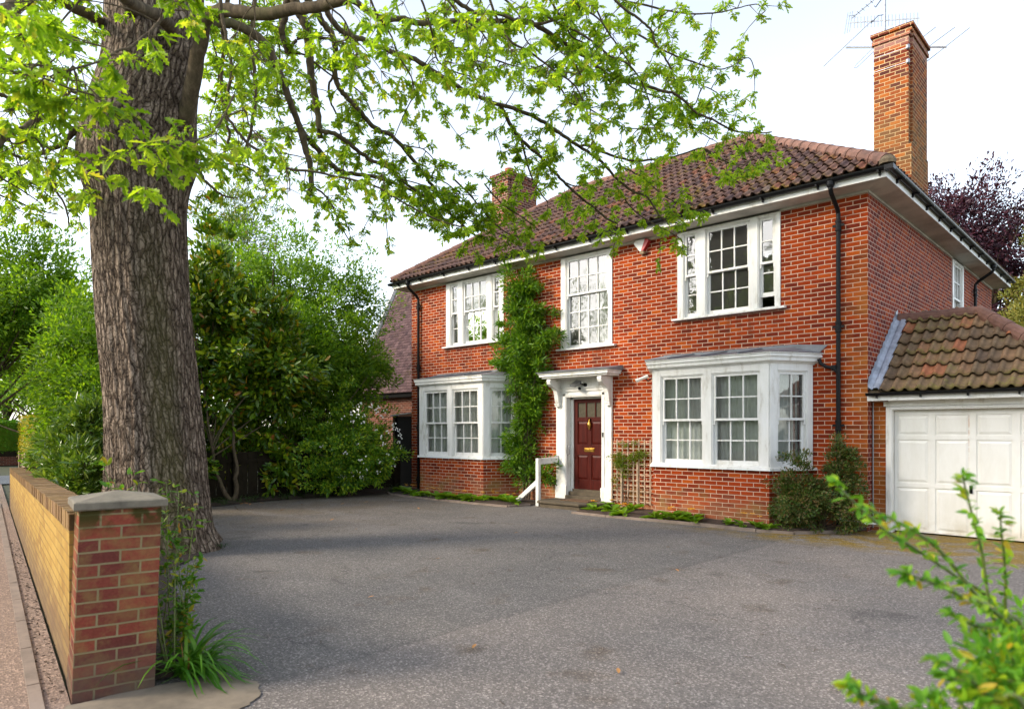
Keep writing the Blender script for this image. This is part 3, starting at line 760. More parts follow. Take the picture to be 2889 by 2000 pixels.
def gutter(mb, a, b, inward, r=.058):
    a, b = Vector(a), Vector(b); d = (b - a).normalized(); w = Vector((-d.y, d.x, 0))
    n = 8; base = len(mb.v)
    for p in (a, b):
        for rr in (r, r - .008):
            for i in range(n + 1):
                t = math.pi * i / n
                mb.v.append(tuple(p + w * math.cos(t) * rr - Vector((0, 0, 1)) * math.sin(t) * rr))
    m = n + 1
    for i in range(n):
        mb.f += [(base + i, base + i + 1, base + 2 * m + i + 1, base + 2 * m + i), (base + m + i, base + m + i + 1, base + 3 * m + i + 1, base + 3 * m + i)]
        mb.f += [(base + i, base + i + 1, base + m + i + 1, base + m + i), (base + 2 * m + i, base + 2 * m + i + 1, base + 3 * m + i + 1, base + 3 * m + i)]
    for i in (0, n): mb.f.append((base + i, base + m + i, base + 3 * m + i, base + 2 * m + i))
gt = MB()
gutter(gt, (x0 - .09, y0 - .082, gz), (x1 + .09, y0 - .082, gz), 1)
gutter(gt, (x1 + .082, y0 - .09, gz), (x1 + .082, y1, gz), 1)
gutter(gt, (x0 - .082, y1, gz), (x0 - .082, y0 - .09, gz), 1)
for i in range(14): x = x0 + .3 + i * .93; gt.box(x - .012, x + .012, y0 - .15, y0 - .02, gz - .075, gz - .052).box(x - .015, x + .015, y0 - .055, y0 - .02, gz - .11, gz - .05)
for i in range(12): y = y0 + .5 + i * .93; gt.box(x1 + .02, x1 + .15, y - .012, y + .012, gz - .075, gz - .052).box(x1 + .02, x1 + .055, y - .015, y + .015, gz - .12, gz - .05)
gt.box(x1 + .02, x1 + .15, y0 - .15, y0 - .02, gz - .07, gz + .0)
obj('gutter', gt, 'black', H)
def downpipe(x, y, sx, sy, zb):
    mb = MB(); ox, oy = x + sx * (OV + .082), y + sy * (OV + .082)
    px, py = x + sx * .07, y + sy * .07
    mb.tube([(ox, oy, gz - .04), (ox, oy, gz - .16), (ox - sx * .04, oy - sy * .04, gz - .22), (px + sx * .06, py + sy * .06, gz - .40), (px, py, gz - .47), (px, py, gz - .6), (px, py, zb)], .036, 12)
    mb.lathe((ox, oy, gz - .13), [(.052, 0), (.06, .03), (.06, .09), (.05, .1)], 12)
    for z in (5.02, 3.35, 1.72, .3):
        if z > zb:
            mb.lathe((px, py, z), [(.046, -.09), (.05, -.085), (.05, -.05), (.044, -.045), (.044, .045), (.05, .05), (.05, .085), (.046, .09)], 12)
            mb.box(px - (.09 if sy else .015), px + (.09 if sy else .015), py - (.09 if sx else .015), py + (.09 if sx else .015), z - .02, z + .02)
    return mb
obj('downpipe', downpipe(-.43, 0, 0, -1, .05), 'black', H, smooth=False)
obj('downpipe', downpipe(-11.36, 0, 0, -1, .05), 'black', H)
obj('downpipe', downpipe(0, 8.12, 1, 0, 2.6), 'black', H)
bp = MB(); bp.tube([(-.74, -.08, 2.84), (-.71, -.08, 2.76), (-.62, -.075, 2.70), (-.5, -.07, 2.67), (-.43, -.07, 2.58)], .03, 10).lathe((-.5, -.07, 2.63), [(.04, 0), (.045, .02), (.045, .07), (.04, .09)], 10)
obj('bay_waste_pipe', bp, 'black', H)

PW = .17; PH = .335
def tile_slope(mb_store, o, U, S, rows, lo, hi, amp=.047, seed=0):
    """clay tile surface: rolls along U, lapped courses up S; returns verts, faces, uvs appended to mb_store"""
    o, U, S = Vector(o), Vector(U).normalized(), Vector(S).normalized(); N = U.cross(S).normalized()
    rg = np.random.default_rng(seed + 5)
    ph = np.array([0, .05, .12, .21, .30, .39, .46, .52, .76]); hh = amp * np.where(ph < .52, np.sin(np.pi * ph / .52) ** .8, 0.0) - np.where(ph > .6, .008, 0)
    V, Fc, UVs = mb_store
    for r in range(rows):
        s0, s1 = r * PH, (r + 1) * PH + .02
        l = min(lo(s0), lo(s1)); h = max(hi(s0), hi(s1))
        c0, c1 = math.floor(l / PW), math.ceil(h / PW)
        us = (np.arange(c0, c1 + 1)[:, None] + ph[None, :]).ravel() * PW
        hs = np.tile(hh, c1 + 1 - c0)
        jit = np.repeat(rg.uniform(-.004, .006, c1 + 1 - c0), len(ph))
        ids = len(V)
        n = len(us)
        cols = np.arange(n)
        rowsets = []
        for (s, lift, vv) in ((s0 + .055, -.004, .0), (s0 - .012, .040, .02), (s0 + PH * .5, .021, .5), (s1, .0, .97)):
            a, b = lo(max(s, 0)), hi(max(s, 0))
            cu = np.clip(us, a, b)
            hgt = hs * (1 if lift > -.001 else 1) + lift + jit * (1 if vv > .01 else .6)
            P = np.array(o)[None, :] + cu[:, None] * np.array(U)[None, :] + s * np.array(S)[None, :] + hgt[:, None] * np.array(N)[None, :]
            rowsets.append((P, np.stack([us / PW + 1e-3, np.full(n, r + vv)], 1)))
        for P, uv in rowsets:
            V.extend(P.tolist()); UVs.extend(uv.tolist())
        valid = (np.clip(us, l, h)[:-1] < h) & (np.clip(us, l, h)[1:] > l)
        for q in range(3):
            for i in cols[:-1][valid]:
                a = ids + q * n + i
                Fc.append((a, a + 1, a + n + 1, a + n))
def build_roof(name, slopes, mat, parent):
    V, Fc, UVs = [], [], []
    for k, s in enumerate(slopes): tile_slope((V, Fc, UVs), *s, seed=k)
    Fc = [f for f in Fc if (Vector(V[f[0]]) - Vector(V[f[1]])).length > 1e-4 or (Vector(V[f[2]]) - Vector(V[f[3]])).length > 1e-4]
    return np_mesh(name, V, Fc, mat, parent, uvs=UVs)
EV = .05   # tiles overhang the fascia
ex0, ex1, ey0, ey1 = x0 - EV, x1 + EV, y0 - EV, y1 + EV
ZE = 5.715; RY = 3.5; RZ = 8.46; RX0 = -8.75; RX1 = -3.56
run = RY - ey0; rise = RZ - ZE; SL = math.hypot(run, rise)
kl = (RX0 - ex0) / SL; kr = (ex1 - RX1) / SL
W = ex1 - ex0
rows = math.ceil(SL / PH)
lerp = lambda a, b, t: a + (b - a) * t
slopes = [((ex0, ey0, ZE), (1, 0, 0), (0, run, rise), rows, lambda s: kl * min(s, SL), lambda s: W - kr * min(s, SL))]
def side(o, U, S, rx, L, k0, k1):
    sl = math.hypot(rx, rise)
    return (o, U, S, math.ceil(sl / PH), lambda s: k0 * min(s, sl), lambda s: L - k1 * min(s, sl))
rxr = ex1 - RX1; slr = math.hypot(rxr, rise)
slopes.append(side((ex1, ey0, ZE), (0, 1, 0), (-rxr, 0, rise), rxr, ey1 - ey0, run / slr, rxr / slr))
rxl = RX0 - ex0; sll = math.hypot(rxl, rise)
slopes.append(side((ex0, 7.36, ZE), (0, -1, 0), (rxl, 0, rise), rxl, 7.36 - ey0, run / sll, run / sll))
RF = build_roof('roof', slopes, 'tile', H)
ub = MB()      # solid underside of the roof
ub.add([(ex0, ey0, ZE - .02), (ex1, ey0, ZE - .02), (ex1, ey1, ZE - .02), (ex0, ey1, ZE - .02), (RX0, RY, RZ - .03), (RX1, RY, RZ - .03), (RX1, 7.2, RZ - .03), (RX0, 7.3, ZE)],
       [(0, 1, 5, 4), (1, 2, 6, 5), (0, 4, 7), (4, 5, 6, 7), (7, 6, 2, 3), (3, 2, 1, 0)])
obj('roof_deck', ub, 'mort', RF)
def ridge_run(a, b, parent, L=.36, r=.115, drop=.02):
    a, b = Vector(a), Vector(b); d = b - a; n = max(1, round(d.length / L)); mb = MB()
    for i in range(n):
        p = a + d * (i / n); q = a + d * ((i + 1.04) / n)
        mb.tube([p - Vector((0, 0, drop)), q - Vector((0, 0, drop))], [r * 1.08, r * .96], 12)
        mb.tube([q - Vector((0, 0, drop + .03)), q + d * .012 / n - Vector((0, 0, drop + .03))], r * 1.10, 10)
    obj('ridge_tiles', mb, 'ridge', parent)
ridge_run((RX0 - .1, RY, RZ + .02), (RX1 + .05, RY, RZ + .02), RF)
ridge_run((ex1 - .02, ey0 + .02, ZE + .085), (RX1, RY, RZ + .02), RF, .38, .108)
ridge_run((ex0 + .02, ey0 + .02, ZE + .085), (RX0, RY, RZ + .02), RF, .38, .108)
hm = MB(); hm.lathe((ex1 - .01, ey0 + .01, ZE + .03), [(.12, -.02), (.125, .03), (.10, .08), (.05, .11), (.02, .115)], 10); obj('hip_end_mortar', hm, 'mort', RF)
def chimney(x0, x1, y0, y1, zt, zs, potx, poty, bm_='brick_chim'):
    mb = MB()
    mb.box(x0, x1, y0, y0 + .13, 5.6, zt - .22)
    mb.box(x0, x1 + .045, y0 + .13, y1, 5.6, zt - .22)
    mb.box(x0 - .0, x1 + .06, y0 - .04, y1 + .02, 5.6, zs)
    mb.box(x0 - .03, x1 + .075, y0 + .10, y1 + .03, zt - .218, zt - .145); mb.box(x0 - .03, x1 + .03, y0 - .03, y0 + .098, zt - .218, zt - .145)
    mb.box(x0 - .015, x1 + .06, y0 - .015, y1 + .015, zt - .143, zt - .07); mb.box(x0 - .05, x1 + .095, y0 - .05, y1 + .05, zt - .068, zt)
    c = obj('chimney', mb, bm_, RF, uv=True)
    fl = MB(); fl.hexa([(x0 - .03, y0 - .03, zt), (x1 + .07, y0 - .03, zt), (x1 + .07, y1 + .03, zt), (x0 - .03, y1 + .03, zt), (x0 + .15, y0 + .15, zt + .07), (x1 - .1, y0 + .15, zt + .07), (x1 - .1, y1 - .15, zt + .07), (x0 + .15, y1 - .15, zt + .07)])
    obj('flaunching', fl, 'mort', RF)
    pt = MB(); pt.lathe((potx, poty, zt + .03), [(.15, 0), (.145, .05), (.13, .10), (.145, .11), (.145, .135), (.10, .14)], 14); obj('chimney_pot', pt, 'terra', RF, smooth=True)
chimney(-.77, -.145, 3.0, 4.22, 9.55, 7.2, -.45, 3.55)
chimney(-11.60, -10.92, 3.0, 4.25, 9.44, 7.0, -11.1, 3.25, 'brick_chim_l')

# ------------------------------------------------------------------ garage
GX1 = 2.78; GY = .22
gw = wall_grid(Fr((0, GY), (1, 0)), 0.002, GX1, -.05, 2.14, [(.25, 2.56, -.04, 2.09)])
for fr_, L in ((Fr((GX1, GY), (0, 1)), 3.2), (Fr((GX1, GY + 3.2), (-1, 0)), GX1 - .004)): gw.quad(fr_.p(0, 0, -.05), fr_.p(L, 0, -.05), fr_.p(L, 0, 2.14), fr_.p(0, 0, 2.14))
obj('garage_wall', gw, 'brick', H, uv=True)
G = Fr((0, GY), (1, 0)); gf = MB()
G.box(gf, .185, .255, -.03, .05, 2.02, 2.10); G.box(gf, .255, 2.62, -.05, .05, 2.02, 2.12)
G.box(gf, .215, .312, -.12, .03, .0, 2.018); G.box(gf, 2.488, 2.60, -.12, .03, .0, 2.018); G.box(gf, .312, 2.488, -.12, .03, 1.965, 2.018)
G.box(gf, .27, .30, .03, .042, .02, 2.0); G.box(gf, .30, 2.5, .03, .042, 1.985, 2.012)
obj('garage_door_frame', gf, 'white', H, bevel=.004)
gd = MB(); gn = -.085
cols = [(.315 + i * .542 + .035, .315 + (i + 1) * .542 - .05) for i in range(4)]
rws = [(.06, .73), (.80, 1.49), (1.56, 1.88)]
G.box(gd, .315, 2.485, gn - .03, gn - .014, .025, 1.96)
us = [.315] + [e for c in cols for e in c] + [2.485]; zs = [.025] + [e for r in rws for e in r] + [1.96]
for i in range(0, len(us), 2): G.box(gd, us[i], us[i + 1], gn - .014, gn, .025, 1.96)
for a, b in cols:
    for j in range(0, len(zs), 2): G.box(gd, a, b, gn - .014, gn, zs[j], zs[j + 1])
    for c, d in rws:
        P = G.p; i = .055; w = .018
        A = [P(a + w, gn - .0135, c + w), P(b - w, gn - .0135, c + w), P(b - w, gn - .0135, d - w), P(a + w, gn - .0135, d - w), P(a + i, gn - .001, c + i), P(b - i, gn - .001, c + i), P(b - i, gn - .001, d - i), P(a + i, gn - .001, d - i)]
        gd.add(A, [(0, 1, 5, 4), (1, 2, 6, 5), (2, 3, 7, 6), (3, 0, 4, 7), (4, 5, 6, 7)])
GD = obj('garage_door', gd, 'garage_white', H)
mb = MB(); G.box(mb, 1.345, 1.385, gn, gn + .012, .68, .80); mb.tube([G.p(1.365, gn + .01, .75), G.p(1.365, gn + .045, .75), G.p(1.365, gn + .045, .69)], .009, 8); obj('handle', mb, 'black', GD)
GE = -.03; GZ = 2.235; GRY = 1.66; GRZ = 3.60; GRX = 1.23; GEX = GX1 + .22
grun = GRY - GE; grise = GRZ - GZ; gsl = math.hypot(grun, grise)
gs = [((.0, GE, GZ), (1, 0, 0), (0, grun, grise), math.ceil(gsl / PH), lambda s: 0.16, lambda s: GEX - (GEX - GRX) / gsl * min(s, gsl))]
ghr = GEX - GRX; ghl = math.hypot(ghr, grise)
gs.append(((GEX, GE, GZ), (0, 1, 0), (-ghr, 0, grise), math.ceil(ghl / PH), lambda s: grun / ghl * min(s, ghl), lambda s: 2 * grun - grun / ghl * min(s, ghl)))
GRF = build_roof('garage_roof', gs, 'tile_g', H)
gu = MB(); gu.add([(0, GE + .01, GZ - .025), (GEX - .02, GE + .01, GZ - .025), (GRX, GRY, GRZ - .03), (0, GRY, GRZ - .03), (0, GRY + grun, GZ), (GEX, GRY + grun, GZ)], [(0, 1, 2, 3), (3, 2, 5, 4), (1, 5, 2), (0, 4, 5, 1)]); obj('roof_deck', gu, 'mort', GRF)
ridge_run((.03, GRY, GRZ + .035), (GRX, GRY, GRZ + .035), GRF, .40, .10)
ridge_run((GEX - .05, GE + .03, GZ + .07), (GRX, GRY, GRZ + .035), GRF, .40, .11)
fl = MB(); du = Vector((0, grun, grise)).normalized()
pts = []
nst = 11
for i in range(nst):
    a = Vector((0, GE, GZ + .04)) + du * (gsl * i / nst); b = Vector((0, GE, GZ + .04)) + du * (gsl * (i + 1) / nst)
    fl.add([(.012, a.y, a.z), (.012, b.y, b.z), (.012, b.y, b.z + .16), (.012, a.y + .035, a.z + .19 + .03), (.012, a.y, a.z + .12)], [(0, 1, 2, 3, 4)])
e = Vector((0, GE, GZ)); f_ = e + du * gsl
for (xa, za, xb, zb) in ((.010, .10, .07, .055), (.07, .055, .10, .085), (.10, .085, .15, .085), (.15, .085, .19, .035)):
    fl.quad((xa, e.y, e.z + za), (xb, e.y, e.z + zb), (xb, f_.y, f_.z + zb), (xa, f_.y, f_.z + za))
obj('lead_flashing', fl, 'lead_pale', GRF)
gg = MB(); gutter(gg, (.0, GE - .055, GZ - .0), (GEX, GE - .055, GZ - .0), 1, .05)
for i in range(5): x = .15 + i * .62; gg.box(x - .01, x + .01, GE - .06, GE + .01, GZ - .085, GZ - .045)
obj('garage_gutter', gg, 'black', GRF)
gfa = MB(); gfa.box(.0, GEX, GE + .0, GE + .02, GZ - .125, GZ - .005); gfa.box(.0, GX1 + .1, GE + .021, GY - .002, GZ - .11, GZ - .095); obj('garage_fascia', gfa, 'white', GRF)
ps = MB(); ps.tube([(.02, .205, .05), (.02, .205, 2.1)], .012, 6); obj('cable', ps, 'steel', H)
wp = MB(); wp.tube([(-.40, -.10, .18), (.0, -.14, .15), (.18, .10, .13)], .018, 8); obj('waste_pipe', wp, 'whitepl', H)

# ------------------------------------------------------------------ leaves, twigs, bushes
OAK = [(0, 0), (.07, .10), (.045, .2), (.17, .33), (.07, .41), (.23, .58), (.09, .66), (.17, .81), (.05, .88), (0, 1)]
OVAL = [(0, 0), (.15, .22), (.20, .5), (.14, .78), (0, 1)]
SLIM = [(0, 0), (.10, .25), (.12, .5), (.07, .8), (0, 1)]
TINY = [(0, 0), (.20, .45), (0, 1)]
def unit(a): return a / np.maximum(np.linalg.norm(a, axis=-1, keepdims=True), 1e-9)
def leaf_arrays(pts, axes, nrm, size, half, fold=.22, curl=.15):
    pts = np.asarray(pts, float); n = len(pts)
    ax = unit(np.asarray(axes, float)); sd = unit(np.cross(ax, np.asarray(nrm, float))); up = np.cross(sd, ax)
    size = np.broadcast_to(np.asarray(size, float), (n,))
    prof = [(0, half[0][1])] + [(a, b) for a, b in half[1:-1]] + [(0, half[-1][1])] + [(-a, b) for a, b in half[-2:0:-1]]
    prof = np.array(prof); k = len(half)
    s, t = prof[:, 0], prof[:, 1]
    h = np.abs(s) * fold - curl * t * t
    V = pts[:, None, :] + size[:, None, None] * (s[None, :, None] * sd[:, None, :] + t[None, :, None] * ax[:, None, :] + h[None, :, None] * up[:, None, :])
    m = len(prof)
    f1 = list(range(k)); f2 = [0] + [k - 1] + list(range(k, m))
    base = (np.arange(n) * m)[:, None]
    Fa = np.concatenate([base + np.array(f1)[None, :], base + np.array(f2)[None, :]])
    return V.reshape(-1, 3), Fa
def leaf_obj(name, pts, axes, nrm, size, half, mat, parent=None, **k):
    V, Fa = leaf_arrays(pts, axes, nrm, size, half, **k)
    return np_mesh(name, V, Fa, mat, parent)
def rdir(n): return unit(rng.normal(size=(n, 3)))
def smooth(P, k=4):
    P = np.array(P, float); n = len(P); out = []
    for i in range(n - 1):
        p0, p1, p2, p3 = P[max(i - 1, 0)], P[i], P[i + 1], P[min(i + 2, n - 1)]
        for j in range(k):
            t = j / k
            out.append(.5 * (2 * p1 + (p2 - p0) * t + (2 * p0 - 5 * p1 + 4 * p2 - p3) * t * t + (3 * p1 - p0 - 3 * p2 + p3) * t ** 3))
    out.append(P[-1]); return np.array(out)
class Tubes:      # fast tube collector
    def __init__(s): s.V = []; s.F = []; s.n = 0
    def add(s, P, r, k=5):
        P = np.asarray(P, float); n = len(P); r = np.broadcast_to(np.asarray(r, float), (n,))
        T = unit(np.gradient(P, axis=0)); ref = np.array([0.31, 0.52, 0.8])
        A = unit(np.cross(T, ref)); B = np.cross(T, A)
        a = np.arange(k) * 2 * math.pi / k
        ring = P[:, None, :] + r[:, None, None] * (np.cos(a)[None, :, None] * A[:, None, :] + np.sin(a)[None, :, None] * B[:, None, :])
        i, j = np.meshgrid(np.arange(n - 1), np.arange(k), indexing='ij')
        q = s.n + i * k + j; w = s.n + i * k + (j + 1) % k
        s.F.append(np.stack([q, w, w + k, q + k], -1).reshape(-1, 4)); s.V.append(ring.reshape(-1, 3)); s.n += n * k
    def build(s, name, mat, parent=None): return np_mesh(name, np.concatenate(s.V), np.concatenate(s.F), mat, parent, smooth=True)
def rosettes(C, D, per, size, spread=.02, flat=.5):
    """leaf clusters at points C pointing along D: returns pts, axes, normals, sizes"""
    C = np.asarray(C, float); D = np.asarray(D, float); n = len(C)
    C = np.repeat(C, per, 0); D = np.repeat(D, per, 0); m = len(C)
    ax = unit(D * .55 + rdir(m) * np.array([1, 1, .55]) + np.array([0, 0, -.18]))
    nr = unit(np.array([0, 0, 1.0]) * flat + rdir(m) * (1 - flat) + D * .2)
    return C + rdir(m) * spread, ax, nr, size * rng.uniform(.6, 1.25, m)
def bush(center, rad, clumps, per, size, spread, seed_off=0.0, zfloor=.05, shell=.55, up=.35, lump=.22, cut=None):
    """leaf clusters over an uneven crown; returns leaf arrays and the clump centres"""
    d = rdir(clumps * 3)
    lum = 1 + lump * (np.sin(d[:, 0] * 5 + seed_off) + np.sin(d[:, 1] * 6 + 1.7 * seed_off) + np.sin(d[:, 2] * 5.5 + .6 + seed_off)) / 1.6
    r = rng.uniform(shell, 1.0, len(d)) * lum
    c = np.array(center) + d * r[:, None] * np.array(rad)
    ok = c[:, 2] > zfloor
    if cut is not None: ok &= cut(c)
    c = c[ok][:clumps]; d = d[ok][:clumps]
    n = len(c); C = np.repeat(c, per, 0); Dd = np.repeat(d, per, 0); m = n * per
    sp = np.repeat(spread * rng.uniform(.6, 1.4, n), per)
    off = rdir(m) * (rng.uniform(0.1, 1, m) ** .6 * sp)[:, None]
    P = C + off * np.array([1, 1, .7])
    ax = unit(Dd * .6 + off / spread * .5 + rdir(m) * .6 + np.array([0, 0, up * .3]))
    nr = unit(np.array([0, 0, 1.0]) * up + Dd * .5 + rdir(m) * .5)
    ok = P[:, 2] > zfloor
    if cut is not None: ok &= cut(P)
    return (P[ok], ax[ok], nr[ok], size * rng.uniform(.6, 1.25, ok.sum())), c
def joinl(*A): return tuple(np.concatenate([a[i] for a in A]) for i in range(4))
def stems(tb, base, targets, r0, r1, sag=.0, k=6, wob=.06):
    base = np.array(base, float)
    for t in targets:
        t = np.array(t, float); n = 7; u = np.linspace(0, 1, n)[:, None]
        b = base + np.array([random.uniform(-.08, .08), random.uniform(-.08, .08), 0])
        mid = (b + t) / 2 + np.array([0, 0, .25 * (t[2] - b[2])]) + rdir(1)[0] * wob * np.linalg.norm(t - b)
        P = (1 - u) ** 2 * b + 2 * u * (1 - u) * mid + u * u * t
        tb.add(P, np.linspace(r0, r1, n), k)

